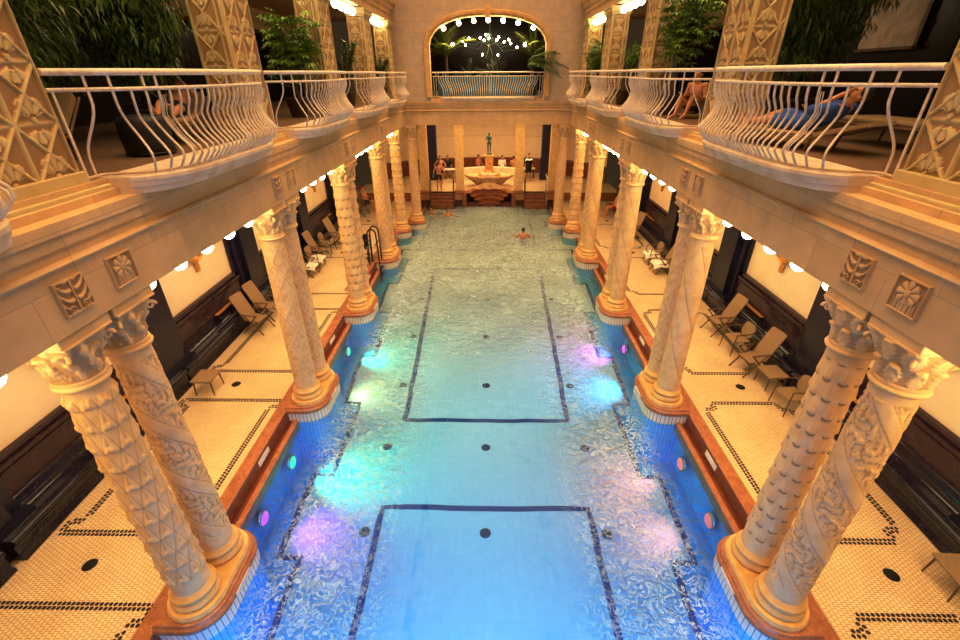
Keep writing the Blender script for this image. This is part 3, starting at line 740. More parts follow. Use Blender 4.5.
# ---------------------------------------------------------------- balconies
def bow(t, p, q): t = abs(t); return (1 - t ** p) ** q if t < 1 else 0
def balcony(name, label, group, loc, rz, half, nb, b_top, b_bot, belly, slab=True, htop=.58):
    """local: +x along the rail, -y out towards the pool, z=0 gallery floor"""
    t = thing(name, label, 'railing', loc, rz, group)
    tl, bl = half - .10, (half - .10) * .89
    ptop = lambda x: Vector((x, -b_top * bow(x / tl, 3.2, .55), .83))
    pbot = lambda x: Vector((x, -b_bot * bow(x / bl, 5, .5), .02))
    if slab:
        mb = MB(); n = 44; rows = [(.02, -.20), (.05, -.19), (.06, -.13), (.10, -.12), (.12, -.07), (.14, -.06), (.14, -.02), (.10, -.005)]
        for (d0, z0), (d1, z1) in zip(rows[:-1], rows[1:]):
            vs = []
            for d, z in ((d0, z0), (d1, z1)):
                for i in range(n + 1):
                    u = -1 + 2 * i / n; x = u * (bl + .10); y = -(b_bot + d + .02) * bow(u, 5, .5); vs.append((x, y + .1, z))
            mb.add(vs, [(i, i + 1, n + 2 + i, n + 1 + i) for i in range(n)], 0, False)
        top = [(v[0], v[1], v[2]) for v in vs[n + 1:]]; mb.add(top, [tuple(range(n + 1))], 0)
        u0 = [(-(-1 + 2 * i / n) * -(bl + .10), -(b_bot + .04) * bow(-1 + 2 * i / n, 5, .5) + .1, -.20) for i in range(n + 1)]; mb.add(u0, [tuple(range(n + 1))[::-1]], 0)
        obj('slab', mb, M['slabedge'], t, label='curved pale stone slab with stepped edge')
    n = 60; xs = [-half + 2 * half * i / n for i in range(n + 1)]
    mb = MB(); mb.tube([ptop(x) + Vector((0, 0, .15)) for x in xs], .034, 8, flat=1.0); obj('top_rail', mb, M['white'], t)
    mb = MB(); mb.tube([ptop(x) for x in xs], .019, 6); obj('mid_rail', mb, M['white'], t)
    mb = MB(); mb.tube([pbot(x) for x in [-half + 2 * half * i / 100 for i in range(101)]], .015, 6)
    obj('bottom_rail', mb, M['tanrail'], t)
    tall = {1, 2, 4, 5, nb // 2 - 1, nb // 2 + 1, nb - 6, nb - 5, nb - 3, nb - 2}
    for i in range(nb):
        f = (i + .5) / nb; x = -half + 2 * half * f; a = ptop(x); xb = x * (bl / tl) if abs(x) < tl else x * (bl + (half - tl)) / half
        end = i < 2 or i >= nb - 2
        if end: xb = x
        b = pbot(xb); be = 0 if end else belly
        nv = Vector((0, -1, 0)); dx = .02
        if not end:
            tg = (pbot(xb + dx) - pbot(xb - dx)); nv = Vector((tg.y, -tg.x, 0)).normalized()
        pts = []
        for j in range(13):
            h = j / 12; e = h * h * (3 - 2 * h); w = max(0, min(1, (h - .12) / .68)); w = w * w * (3 - 2 * w)
            p = a.lerp(b, w); p.z = a.z + (b.z - a.z) * h; p += nv * be * math.exp(-((h - .80) / .17) ** 2); p -= nv * be * .35 * math.exp(-((h - .34) / .13) ** 2)
            pts.append(p)
        if i in tall: pts = [a + Vector((0, 0, .12))] + pts
        mb = MB(); mb.tube(pts, .0135, 6, caps=False)
        mb.tube([b + Vector((0, 0, 0)), b + Vector((0, 0, -.045))], .008, 5, caps=False)
        if i in (5, nb // 2, nb - 6) and not end:      # slim doubled loop beside the bar
            off = Vector((.04, 0, 0)); k0 = 1 if i in tall else 0
            lp = [p + off for p in pts[k0 + 1:k0 + 11]] + [p + off * 2 for p in pts[k0 + 1:k0 + 11]][::-1]
            mb.tube(lp, .006, 5, closed=True)
        obj('baluster', mb, M['white'], t)
    return t
for s in (-1, 1):
    for k in range(-1, 4):
        y0 = PY[0] + 4.65 * k + .46; y1 = y0 + 3.73
        if k == 3: y1 = 21.75
        balcony('balcony_railing', f'bellied white iron balcony railing, {side(s)} gallery, ' + (['beside the camera'] + [f'{o_} bay from the camera' for o_ in ORD])[k + 1], 'white balcony railings', (s * 4.10, (y0 + y1) / 2, GZ), PI / 2 if s > 0 else -PI / 2, (y1 - y0) / 2, 32 if k != 3 else 26, .78, .66, .17)
# fix: local -y must face the pool
for o in list(COL.objects):
    if o.name.startswith('balcony_railing') and o.parent is None: o.rotation_euler.z = -PI / 2 if o.location.x > 0 else PI / 2
balcony('balcony_railing', 'white iron railing across the foot of the far arch', 'white balcony railings', (0.02, YE + .10, GZ), 0, 2.5, 46, .22, .22, .10, True)
# upper lamps
for s in (-1, 1):
    for k in (-1, 0, 1, 2, 3):
        for i in range(4):
            y = PY[0] + 4.65 * k + (1.9 + i * .6 if k < 3 else 2.0 + i * .42)
            lamp(s * 4.32, y, 8.70, f'large glowing globe under the upper {side(s)} beam, {NUM[i]} in the {ORD[k] if k >= 0 else "overhead"} bay', 'globe lamps under the upper beams', r=.13, nm='gallery_lamp')
# ---------------------------------------------------------------- end wall with arch
AX, ZS, ZT = 2.55, 7.75, 8.93
def archpts(a, zs, zt, n=40):
    pts = []
    for i in range(n + 1):
        q = PI - PI * i / n; c, s_ = math.cos(q), math.sin(q)
        e = 2 / 2.35
        pts.append((a * math.copysign(abs(c) ** e, c), zs + (zt - zs) * abs(s_) ** e))
    return pts
mb = MB(); ap = archpts(AX, ZS, ZT)
W = 4.9; ZTOP = 12.6
for y, fl in ((YE, False), (YE + .4, True)):
    for sx in (-1, 1):
        mb.add([(sx * W, y, GZ - .2), (sx * AX, y, GZ - .2), (sx * AX, y, ZS), (sx * W, y, ZS)], [(0, 1, 2, 3)], 0)
        mb.add([(sx * W, y, ZS), (sx * AX, y, ZS), (sx * AX, y, ZTOP), (sx * W, y, ZTOP)], [(0, 1, 2, 3)], 0)
    for a, b in zip(ap[:-1], ap[1:]): mb.add([(a[0], y, a[1]), (b[0], y, b[1]), (b[0], y, ZTOP), (a[0], y, ZTOP)], [(0, 1, 2, 3)], 0)
full = [(-AX, GZ - .2)] + ap + [(AX, GZ - .2)]
for a, b in zip(full[:-1], full[1:]): mb.add([(a[0], YE, a[1]), (b[0], YE, b[1]), (b[0], YE + .4, b[1]), (a[0], YE + .4, a[1])], [(0, 1, 2, 3)], 0)
struct('wall_end', mb, M['wallstone'], 'pale stone end wall with a wide arched opening')
mb = MB(); ap2 = archpts(AX + .24, ZS, ZT + .22); full2 = [(-AX - .24, GZ)] + ap2 + [(AX + .24, GZ)]; full1 = [(-AX, GZ)] + ap + [(AX, GZ)]
for k, (f0, y0, y1) in enumerate(((0, YE - .05, YE - .07), (.5, YE - .07, YE - .10))):
    lay = [[(p[0] + (q[0] - p[0]) * f, y, p[1] + (q[1] - p[1]) * f) for p, q in zip(full1, full2)] for f, y in ((0, YE), (0, YE - .06), (.35, YE - .06), (.4, YE - .10), (.9, YE - .10), (1, YE - .05), (1, YE))]
for A_, B_ in zip(lay[:-1], lay[1:]):
    for i in range(len(A_) - 1): mb.add([A_[i], A_[i + 1], B_[i + 1], B_[i]], [(0, 1, 2, 3)], 0)
mb.bevbox((0, YE - .12, ZT + .12), (.22, .16, .42), .02)
struct('trim_8', mb, M['base'], 'moulded ochre archivolt with keystone round the far arch')
for i, (x, z) in enumerate(((-1.9, 8.62), (-1.24, 8.80), (-.6, 8.88), (.03, 8.90), (.66, 8.88), (1.3, 8.80), (1.96, 8.62))):
    lamp(x, YE + .12, z + .02, f'glowing globe lamp inside the far arch, {NUM[i]} of seven from the left', 'globe lamps along the far arch', r=.105, nm='arch_lamp')
# room behind the arch
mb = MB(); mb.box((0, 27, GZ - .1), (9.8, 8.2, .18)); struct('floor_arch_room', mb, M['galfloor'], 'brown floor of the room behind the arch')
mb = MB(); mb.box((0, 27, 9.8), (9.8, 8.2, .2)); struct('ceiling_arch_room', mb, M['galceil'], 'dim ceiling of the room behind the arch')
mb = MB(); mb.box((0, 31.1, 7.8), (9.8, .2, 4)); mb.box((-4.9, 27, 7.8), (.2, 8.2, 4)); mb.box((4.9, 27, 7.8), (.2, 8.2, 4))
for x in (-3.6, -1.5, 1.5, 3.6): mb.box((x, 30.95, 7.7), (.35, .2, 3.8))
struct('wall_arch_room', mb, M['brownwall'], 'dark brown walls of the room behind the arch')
mb = MB(); mb.bevbox((0, 0, .42), (4.7, .05, .84), .01)
for i in range(9): mb.box((-2.2 + .55 * i, -.03, .42), (.03, .03, .84))
o = obj('folding_screen', mb, M['teal'], loc=(0, YE + 1.1, GZ)); tag(o, 'low teal blue screen behind the railing of the far arch', 'screen')
GL2 = emis('chandelier_globe_glow', (1, .86, .60), 40)
t = thing('chandelier', 'many-armed chandelier with small white globes beyond the far arch', 'chandelier', (.1, 27.5, 8.9))
mb = MB(); mb.tube([(0, 0, .8), (0, 0, -.9)], .03, 8); mb.ball((0, 0, -.3), .12, 10); mb.ball((0, 0, -.8), .10, 10)
PG = [(-1.05, 8.37), (-.5, 8.44), (-.2, 8.55), (-.04, 8.38), (.48, 8.43), (1.02, 8.35), (-.29, 8.29), (.36, 8.29), (.76, 8.23), (1.1, 8.14), (1.42, 7.96), (-1.4, 8.26), (-1.26, 8.08), (-.37, 7.65), (.43, 7.64)]
gl = []
for i, (x, z) in enumerate(PG):
    y = R.uniform(-.5, .5); z = z - 8.9; mb.tube([(0, 0, -.35 if z > -1 else -.8), (x * .5, y * .5, min(z, -.4) - .18), (x, y, z - .08)], .012, 6)
    gl.append((x, y, z))
obj('frame', mb, M['bronze'], t)
for x, y, z in gl:
    mb = MB(); mb.ball((x, y, z), .052, 10); obj('globe', mb, GL2, t.children[0])
for x, lb in ((-2.05, 'left'), (2.2, 'right')):
    t = thing('wall_lamp', f'round glowing wall lamp beyond the arch, {lb} of the chandelier', 'lamp', (x, 30.85, 8.2), 0, 'wall lamps behind the arch')
    mb = MB(); mb.ball((0, -.18, .05), .11, 12); obj('globe', mb, GL2, t); mb = MB(); mb.tube([(0, 0, -.1), (0, -.12, -.1), (0, -.18, -.04)], .02, 6); obj('bracket', mb, M['gold'], t)
# ---------------------------------------------------------------- far end below the arch
ZP = .5; YF = 27.1
mb = MB(); nn_ = 28; notch = [(.11 + 1.57 * math.cos(PI - PI * k / nn_), YF - .05 + 1.57 * math.sin(PI * k / nn_)) for k in range(nn_ + 1)]
poly = [(-7.9, YF + .05), (-1.46, YF + .05)] + notch + [(1.68, YF + .05), (7.9, YF + .05), (7.9, 35), (-7.9, 35)]
mb.prism(poly, ZP - .9, ZP, miside=1)
struct('floor_end', mb, [M['floor'], M['stepmarble']], 'raised cream tiled platform at the far end of the pool')
mb = MB(); n = 40; Xr, Yr0, Yd = 7.6, 29.8, 4.2
def apse(t): a = PI * t; return (Xr * math.cos(PI - a), Yr0 + Yd * math.sin(a))
for i in range(n):
    a, b = apse(i / n), apse((i + 1) / n)
    mb.add([(a[0], a[1], ZP), (b[0], b[1], ZP), (b[0], b[1], 4.7), (a[0], a[1], 4.7)], [(0, 1, 2, 3)], 0, True)
mb.tube([(apse(i / n)[0] * .995, apse(i / n)[1] - .03, 2.95) for i in range(n + 1)], .035, 6)
struct('wall_apse', mb, M['cream'], 'curved cream wall at the far end with a thin ledge')
mb = MB()
for i in range(n):
    a, b = apse(i / n), apse((i + 1) / n); k = .955
    mb.add([(a[0] * k, a[1] - .2, ZP), (b[0] * k, b[1] - .2, ZP), (b[0] * k, b[1] - .2, 1.42), (a[0] * k, a[1] - .2, 1.42), (a[0], a[1], 1.47), (b[0], b[1], 1.47)], [(0, 1, 2, 3), (3, 2, 5, 4)], 0)
o = struct('trim_9', mb, M['darkred'], 'low dark red marble wall band around the far apse')
mb = MB(); mb.box((0, 29.5, 4.75), (15.8, 12, .2)); struct('ceiling_end', mb, M['ceil'], 'plaster ceiling over the far fountain platform')
for x, lb in ((-3.62, 'left'), (3.82, 'right')):
    mb = MB(); mb.bevbox((0, 0, 2.05), (.58, .4, 4.1), .02); mb.box((0, -.03, .15), (.66, .46, .3))
    o = obj('dark_pillar', mb, M['navytile'], loc=(x, 31, ZP)); tag(o, f'black navy tiled pillar standing behind the far platform on the {lb}', 'pillar', 'black pillars on the far platform', 'thing')
for x, lb in ((-3.72, 'outer left'), (-1.64, 'inner left'), (1.86, 'inner right'), (3.86, 'outer right')):
    t = thing('square_pier', f'plain ochre square pier beside the fountain steps, {lb} of four', 'pillar', (x, YF + .15, ZP), 0, 'ochre piers before the fountain', 'thing')
    mb = MB(); mb.bevbox((0, 0, 2.06), (.50, .42, 4.10), .015); obj('shaft', mb, M['ochre'] if False else M['base'], t)
    mb = MB(); mb.bevbox((0, 0, .08), (.6, .5, .16), .015); mb.box((0, -.12, -.19), (.62, .5, .35)); obj('base', mb, M['redmarble'], t)
    mb = MB(); mb.bevbox((0, 0, 4.06), (.58, .5, .12), .015); obj('cap', mb, M['base'], t)
def steps(x0, x1, lb):
    mb = MB()
    for i in range(4):
        z1 = ZP - .17 * i; y0 = YF + .05 - .2 * i
        mb.bevbox(((x0 + x1) / 2, (y0 - .2 + YF + .3) / 2 + .1, (z1 - 1.0) / 2 - .0), (x1 - x0, YF + .3 - y0 + .2, z1 + 1.0), .012)
    o = obj('marble_steps', mb, M['stepmarble']); tag(o, f'red marble steps down into the pool on the {lb} of the fountain', 'steps', 'marble steps into the pool', 'thing')
steps(-3.42, -1.95, 'left'); steps(2.17, 3.56, 'right')
# semicircular stepped recess in front of the fountain
mb = MB()
for i, (r, z) in enumerate(((1.36, ZP), (1.12, .30), (.90, .08), (.66, -.14))):
    r1 = r; r0 = (1.12, .90, .66, .0)[i] if i < 3 else .42
    n = 24; vs = []
    for rr, zz in ((r1 + (.22 if i == 0 else 0), z), (r0, z), (r0, z - .24)):
        for k in range(n + 1): a = PI * k / n; vs.append((.11 + rr * math.cos(a), YF - .05 + rr * 1.0 * math.sin(a), zz))
    m_ = n + 1
    mb.add(vs, [(k, k + 1, m_ + k + 1, m_ + k) for k in range(n)] + [(m_ + k, m_ + k + 1, 2 * m_ + k + 1, 2 * m_ + k) for k in range(n)], 0)
for sx in (-1, 1): mb.bevbox((.11 + sx * 1.47, YF - .1, .08), (.24, .35, .9), .015, 0)
o = obj('fountain_steps', mb, M['stepmarble']); tag(o, 'semicircular red marble steps rising from the pool before the fountain', 'steps', None, 'thing')
t = thing('fountain', 'beige stone fountain with scalloped basin at the far end of the pool', 'fountain', (.11, 28.9, ZP))
mb = MB()
def fb(u, v):
    th = 2 * PI * u; prof = [(.75, 0), (.85, .15), (1.15, .4), (1.45, .62), (1.5, .72), (1.38, .74), (1.1, .62), (.3, .6)]
    q = v * (len(prof) - 1); i = min(int(q), len(prof) - 2); f = q - i
    r = prof[i][0] * (1 - f) + prof[i + 1][0] * f; z = prof[i][1] * (1 - f) + prof[i + 1][1] * f
    r *= 1 + .05 * math.cos(th * 10) * (.3 if v < .3 else 1)
    return (r * math.cos(th), r * .55 * math.sin(th), z)
mb.grid(80, 28, fb); obj('basin', mb, M['fountain'], t)
mb = MB(); mb.lathe([(.42, .55), (.62, .62), (.7, .78), (.52, .88), (.36, .9), (.34, 1.0)], 32); obj('upper_basin', mb, M['fountain'], t)
mb = MB(); mb.bevbox((0, 0, 1.42), (.50, .44, .95), .02); mb.bevbox((0, 0, .98), (.62, .56, .1), .015); mb.bevbox((0, 0, 1.87), (.60, .54, .08), .015); obj('pedestal', mb, M['ochre'], t, label='ochre marble pedestal')
mb = MB(); mb.ball((-.0, -.22, 1.5), (.09, .06, .1), 10); mb.ball((.0, -.25, 1.48), .03, 8); mb.tube([(-.15, -.23, 1.3), (0, -.25, 1.25), (.15, -.23, 1.3)], .025, 6); obj('mask_relief', mb, M['ochre'], t)
mb = MB()
def shell(u, v):
    a = PI * u; r = .05 + .95 * v; k = 1 + .06 * math.cos(a * 14) * v
    return (1.45 * math.cos(a) * r * k, -.55 - .30 * math.sin(a) * r, .02 + .42 * (1 - v) ** 1.5 + .03 * math.cos(a * 14) * v)
mb.grid(60, 12, shell); obj('shell', mb, M['fountain'], t, label='carved shell')
# room closing walls and roof
mb = MB(); mb.box((0, -3.1, 6), (18, .2, 15)); struct('wall_back', mb, M['wallstone'], 'plain stone wall behind the camera')
mb = MB(); mb.box((0, 9.85, 12.7), (9.6, 26, .2)); struct('ceiling', mb, M['cream'], 'pale roof high above the pool')

t = thing('wall_panel', 'pale rough panel imitating a reflection on the back wall of the nearest right gallery bay', 'panel', (8.52, 11.3, 7.7), 0)  # added panel imitating a bright reflection in the glossy back wall
mb = MB(); mb.grid(40, 24, lambda u, v: (-.05 - .06 * noise.noise((u * 9, v * 6, 1)), (u - .5) * 1.5, (v - .5) * .95)); mb.box((.0, 0, 0), (.06, 1.5, .95)); obj('reflection_slab', mb, M['slabedge'], t)
mb = MB(); mb.bevbox((-.02, 0, .5), (.14, 1.6, .06), .01); mb.bevbox((-.02, 0, -.5), (.14, 1.6, .06), .01); obj('frame', mb, M['wood'], t)
# ================================================================ furniture
def rrect(w, h, r, n=5):
    pts = []
    for cx, cy, a0 in ((w / 2 - r, h / 2 - r, 0), (-w / 2 + r, h / 2 - r, PI / 2), (-w / 2 + r, -h / 2 + r, PI), (w / 2 - r, -h / 2 + r, 1.5 * PI)):
        for k in range(n + 1): a = a0 + PI / 2 * k / n; pts.append((cx + r * math.cos(a), cy + r * math.sin(a)))
    return pts
def panel(mb, poly, th, Mx, mi=0):
    n = len(poly); vs = [Mx @ Vector((x, y, z)) for z in (-th / 2, th / 2) for x, y in poly]
    mb.add(vs, [(i, (i + 1) % n, n + (i + 1) % n, n + i) for i in range(n)] + [tuple(range(n, 2 * n)), tuple(range(n))[::-1]], mi)
def make_recliner(label, loc, rz, group):
    t = thing('reclining_chair', label, 'chair', loc, rz, group)
    mb = MB(); panel(mb, rrect(.48, .46, .05), .025, Matrix.Translation((0, -.02, .40)) @ Matrix.Rotation(.06, 4, 'X')); obj('seat', mb, M['tan'], t)
    tilt = math.radians(64); B = Matrix.Translation((0, .19, .42)) @ Matrix.Rotation(tilt, 4, 'X')
    mb = MB(); panel(mb, rrect(.48, .80, .07), .025, B @ Matrix.Translation((0, .40, 0))); obj('backrest', mb, M['tan'], t)
    for sx in (-1, 1):
        x = sx * .27
        mb = MB(); mb.tube([(x, -.36, .0), (x, .16, .60)], .018, 6); obj('leg', mb, M['wood'], t)
        mb = MB(); mb.tube([(x, .30, .0), (x, -.22, .60)], .018, 6); obj('leg', mb, M['wood'], t)
        mb = MB(); mb.bevbox((x, -.02, .615), (.05, .50, .022), .008); obj('armrest', mb, M['wood'], t)
    mb = MB()
    for sx in (-1, 1): mb.tube([(sx * .245, -.25, .40), (sx * .245, .19, .415), tuple(B @ Vector((sx * .245, .78, 0)))], .012, 6)
    mb.tube([(-.245, -.25, .40), (.245, -.25, .40)], .012, 6); mb.tube([(-.27, .30, .03), (.27, .30, .03)], .012, 6)
    obj('frame', mb, M['wood'], t); return t
def make_armchair(label, loc, rz, group):
    t = thing('low_armchair', label, 'chair', loc, rz, group)
    mb = MB(); panel(mb, rrect(.50, .46, .08), .03, Matrix.Translation((0, 0, .42))); obj('seat', mb, M['tan'], t)
    mb = MB(); panel(mb, rrect(.46, .40, .15, 8), .03, Matrix.Translation((0, .25, .66)) @ Matrix.Rotation(math.radians(76), 4, 'X')); obj('backrest', mb, M['tan'], t)
    for sx in (-1, 1):
        for sy, z in ((-1, .64), (1, .44)):
            mb = MB(); mb.tube([(sx * .28, sy * .25, 0), (sx * .25, sy * .20, z)], [.012, .016], 6); obj('leg', mb, M['wood'], t)
        mb = MB(); mb.tube([(sx * .25, -.20, .64), (sx * .275, -.05, .665), (sx * .27, .12, .67), (sx * .23, .26, .70)], .016, 6); obj('armrest', mb, M['wood'], t)
    return t
def make_table(label, loc, rz, group):
    t = thing('low_table', label, 'table', loc, rz, group)
    mb = MB(); mb.bevbox((0, 0, .41), (.52, .50, .03), .008); mb.box((0, 0, .38), (.46, .44, .04)); obj('tabletop', mb, M['tan'], t)
    for sx in (-1, 1):
        for sy in (-1, 1): mb = MB(); mb.tube([(sx * .23, sy * .22, 0), (sx * .205, sy * .195, .39)], [.013, .02], 6); obj('leg', mb, M['wood'], t)
    return t
PR = {}
def place(kind, label, x, y, deg, z=0):
    fn, g = {'recliner': (make_recliner, 'tall reclining chairs in the aisles'), 'arm': (make_armchair, 'low armchairs in the aisles'), 'table': (make_table, 'low tan tables in the aisles')}[kind]
    if kind not in PR: PR[kind] = fn(label, (x, y, z), math.radians(deg), g); return PR[kind]
    return dup(PR[kind], (x, y, z), math.radians(deg), label, g)
place('recliner', 'tall tan reclining chair farthest along the group of four chairs in the second right bay', 6.88, 11.6, -82)
place('arm', 'low round-backed armchair between two tall chairs in the second right bay', 6.88, 10.55, -86)
place('recliner', 'tall tan reclining chair beside the low table in the second right bay', 6.82, 9.62, -80)
place('table', 'low tan table between two chairs in the second right bay', 6.98, 8.98, -86)
place('arm', 'low armchair partly hidden behind the nearest right columns', 6.92, 8.1, -88)
place('table', 'low tan table at the near end of the right aisle', 7.0, 4.03, -92)
place('table', 'low tan table standing alone in the left aisle', -6.8, 8.68, 92)
place('recliner', 'tall tan reclining chair, nearer of two in the second left bay', -6.92, 11.62, 78)
place('recliner', 'tall tan reclining chair, farther of two in the second left bay', -6.95, 12.45, 80)
place('recliner', 'tall reclining chair with a white towel hanging behind the second left columns', -6.92, 15.85, 82)
place('arm', 'low armchair with a white towel in the third left bay', -6.85, 16.65, 86)
place('recliner', 'tall reclining chair beside the towelled armchair in the third left bay', -6.98, 17.55, 80)
place('arm', 'low armchair at the far end of the third left bay', -6.9, 18.35, 88)
place('recliner', 'tall upright reclining chair against the bench in the third left bay', -6.75, 19.4, 74)
place('recliner', 'reclining chair covered by a white towel in the third right bay, nearer of two', 6.78, 16.2, -82)
place('arm', 'low armchair covered by a white towel in the third right bay', 6.72, 17.15, -86)
place('recliner', 'tall reclining chair turned to the wall in the third right bay', 6.72, 20.3, -66)
place('recliner', 'reclining chair in the far right bay, nearer of two', 6.85, 23.7, -84)
place('recliner', 'reclining chair in the far right bay, farther of two', 6.85, 24.7, -84)
place('recliner', 'reclining chair under the person with the red cap', -6.85, 25.0, 80)
place('recliner', 'empty reclining chair beside the person with the red cap', -6.85, 24.0, 80)
def towel(x, y, z, w, d, label, seed, rz=0, fold=.0, nm='towel'):
    r = random.Random(seed); mb = MB(); ph = r.random() * 9
    def fn(u, v):
        px, py = (u - .5) * w, (v - .5) * d; e = max(0, abs(py) - d * .36) + max(0, abs(px) - w * .40)
        return (px, py, .035 + .018 * noise.noise((px * 6 + ph, py * 6, ph)) - e * 1.4 + .015 * math.sin(px * 19 + ph))
    mb.grid(22, 22, fn); mb.grid(22, 22, lambda u, v: tuple(Vector(fn(u, v)) - Vector((0, 0, .014))), 0, True, True)
    o = obj(nm, mb, M['towel'], None, (x, y, z), rz); return tag(o, label, 'towel', 'white towels on the chairs')
towel(6.66, 17.15, .415, .6, .62, 'white towel spread over the low armchair in the third right bay', 1)
towel(6.66, 16.18, .40, .58, .62, 'white towel spread over the reclining chair in the third right bay', 2)
towel(-6.78, 16.65, .415, .6, .6, 'white towel on the low armchair in the third left bay', 3)
towel(-6.8, 15.85, .40, .56, .58, 'white towel on the reclining chair behind the second left columns', 4)
# gallery loungers
def lounger(label, loc, rz, up=.6):
    t = thing('sun_lounger', label, 'lounger', loc, rz, 'loungers in the gallery')
    mb = MB(); mb.bevbox((0, -.35, .33), (.62, 1.3, .08), .03); Bm = Matrix.Translation((0, .30, .33)) @ Matrix.Rotation(up, 4, 'X')
    obj('mattress', mb, M['tan'], t)
    mb = MB(); p = rrect(.62, .72, .06); panel(mb, p, .08, Bm @ Matrix.Translation((0, .36, 0))); obj('backrest', mb, M['tan'], t)
    mb = MB()
    for sx in (-1, 1): mb.tube([(sx * .33, -1.0, .28), (sx * .33, .35, .28), tuple(Bm @ Vector((sx * .33, .7, -.04)))], .02, 6)
    mb.tube([(-.33, -1, .28), (.33, -1, .28)], .02, 6); obj('frame', mb, M['wood'], t)
    for sx in (-1, 1):
        for y in (-.85, .3): mb = MB(); mb.tube([(sx * .33, y, 0), (sx * .33, y + .05, .28)], .018, 6); obj('leg', mb, M['wood'], t)
    return t
lg = lounger('tan lounger with raised back under the person in the blue robe', (4.45, 6.85, GZ), PI + .45, .42); lg.scale = (1, 1, .62)
lounger('empty tan lounger farther back in the nearest right gallery bay', (5.75, 6.5, GZ), PI + .1, .3)
lounger('tan lounger close behind the nearest left railing', (-5.45, 5.5, GZ), .25, .6)
lounger('tan lounger deep in the nearest left gallery bay', (-5.15, 8.1, GZ), .35, .45)
t = thing('pouf', 'round black covered stool behind the nearest left railing', 'stool', (-4.55, 6.35, GZ))
mb = MB(); mb.lathe([(.24, 0), (.29, .05), (.30, .25), (.29, .42), (.25, .48), (.1, .5), (.01, .5)], 28); obj('cushion', mb, M['fabricblack'], t)
mb = MB(); mb.lathe([(.295, .03), (.305, .04), (.295, .05)], 28); obj('piping', mb, M['black'], t)
# far benches and white tables
for x, y, lb in ((-2.45, 31.3, 'left'), (2.75, 31.5, 'right')):
    t = thing('bench_table', f'small white topped table on the far platform, {lb} of the fountain', 'table', (x, y, ZP))
    mb = MB(); mb.bevbox((0, 0, .62), (.95, .5, .08), .02); obj('tabletop', mb, M['towel'], t)
    for sx in (-1, 1):
        for sy in (-1, 1): mb = MB(); mb.tube([(sx * .4, sy * .2, 0), (sx * .4, sy * .2, .6)], .025, 6); obj('leg', mb, M['wood'], t)
t = thing('curved_bench', 'pale curved stone seat behind the fountain', 'bench', (.11, 29.6, ZP))
mb = MB(); n = 30
prof = [(2.0, .0), (2.0, .78), (2.35, .82), (2.35, 0)]
for i in range(n):
    a0, a1 = PI * .06 + PI * .88 * i / n, PI * .06 + PI * .88 * (i + 1) / n
    for (r0, z0), (r1, z1) in zip(prof[:-1], prof[1:]):
        mb.add([(r0 * math.cos(a0), .7 * r0 * math.sin(a0), z0), (r0 * math.cos(a1), .7 * r0 * math.sin(a1), z0), (r1 * math.cos(a1), .7 * r1 * math.sin(a1), z1), (r1 * math.cos(a0), .7 * r1 * math.sin(a0), z1)], [(0, 1, 2, 3)], 0)
obj('seat', mb, M['slabedge'], t)
# hand rails at the far steps
for x, lb in ((-3.38, 'outer left'), (-2.0, 'inner left'), (2.22, 'inner right')):
    t = thing('hand_rail', f'slim dark hand rail at the far steps, {lb}', 'handrail', (x, YF - .1, ZP))
    mb = MB(); mb.tube([(0, .1, 0), (0, .1, .85), (0, 0, .95), (0, -.35, .75), (0, -.55, .2), (0, -.55, -.7)], .022, 8); obj('rail', mb, M['steel'], t)
t = thing('hand_rail', 'pale steel hand rail post at the far right steps', 'handrail', (3.5, YF - .1, ZP))
mb = MB(); mb.tube([(0, .1, 0), (0, .1, .95), (0, 0, 1.05), (0, -.3, .85), (0, -.5, .2), (0, -.5, -.7)], .03, 8); mb.box((0, .1, 1.05), (.16, .1, .12)); obj('rail', mb, M['chrome'], t)
# pool ladder and lift on the left edge
t = thing('pool_ladder', 'black pool ladder by the fourth left columns', 'ladder', (-4.36, 17.0, 0))
for sy in (-1, 1):
    mb = MB(); pts = [(-.36, sy * .22, 0), (-.34, sy * .22, 1.25)] + [(-.16 - .17 * math.cos(PI * k / 8), sy * .22, 1.3 + .2 * math.sin(PI * k / 8)) for k in range(9)] + [(.02, sy * .22, .8), (.05, sy * .22, -1.2)]
    mb.tube(pts, .028, 8); obj('stile', mb, M['black'], t)
for i in range(3): mb = MB(); mb.bevbox((.05, 0, -.15 - .3 * i), (.12, .46, .03), .008); obj('rung', mb, M['black'], t)
t = thing('pool_lift', 'black framed pool lift seat behind the ladder on the left edge', 'lift', (-5.15, 17.35, 0))
mb = MB()
for sx in (-1, 1):
    for sy in (-1, 1): mb.tube([(sx * .3, sy * .28, 0), (sx * .3, sy * .28, .62 if sy < 0 else 1.02)], .02, 6)
for z in (.18, .6):
    mb.tube([(-.3, -.28, z), (.3, -.28, z), (.3, .28, z), (-.3, .28, z)], .018, 6, closed=True)
mb.tube([(-.3, .28, 1.0), (.3, .28, 1.0)], .018, 6); mb.tube([(-.55, -.28, .95), (.45, -.28, .95)], .02, 6)
obj('frame', mb, M['black'], t)
mb = MB(); panel(mb, rrect(.5, .5, .06), .05, Matrix.Translation((0, 0, .62))); obj('seat', mb, M['fabricblack'], t)
mb = MB(); panel(mb, rrect(.5, .4, .06), .05, Matrix.Translation((0, .27, .85)) @ Matrix.Rotation(PI / 2, 4, 'X')); obj('backrest', mb, M['fabricblack'], t)
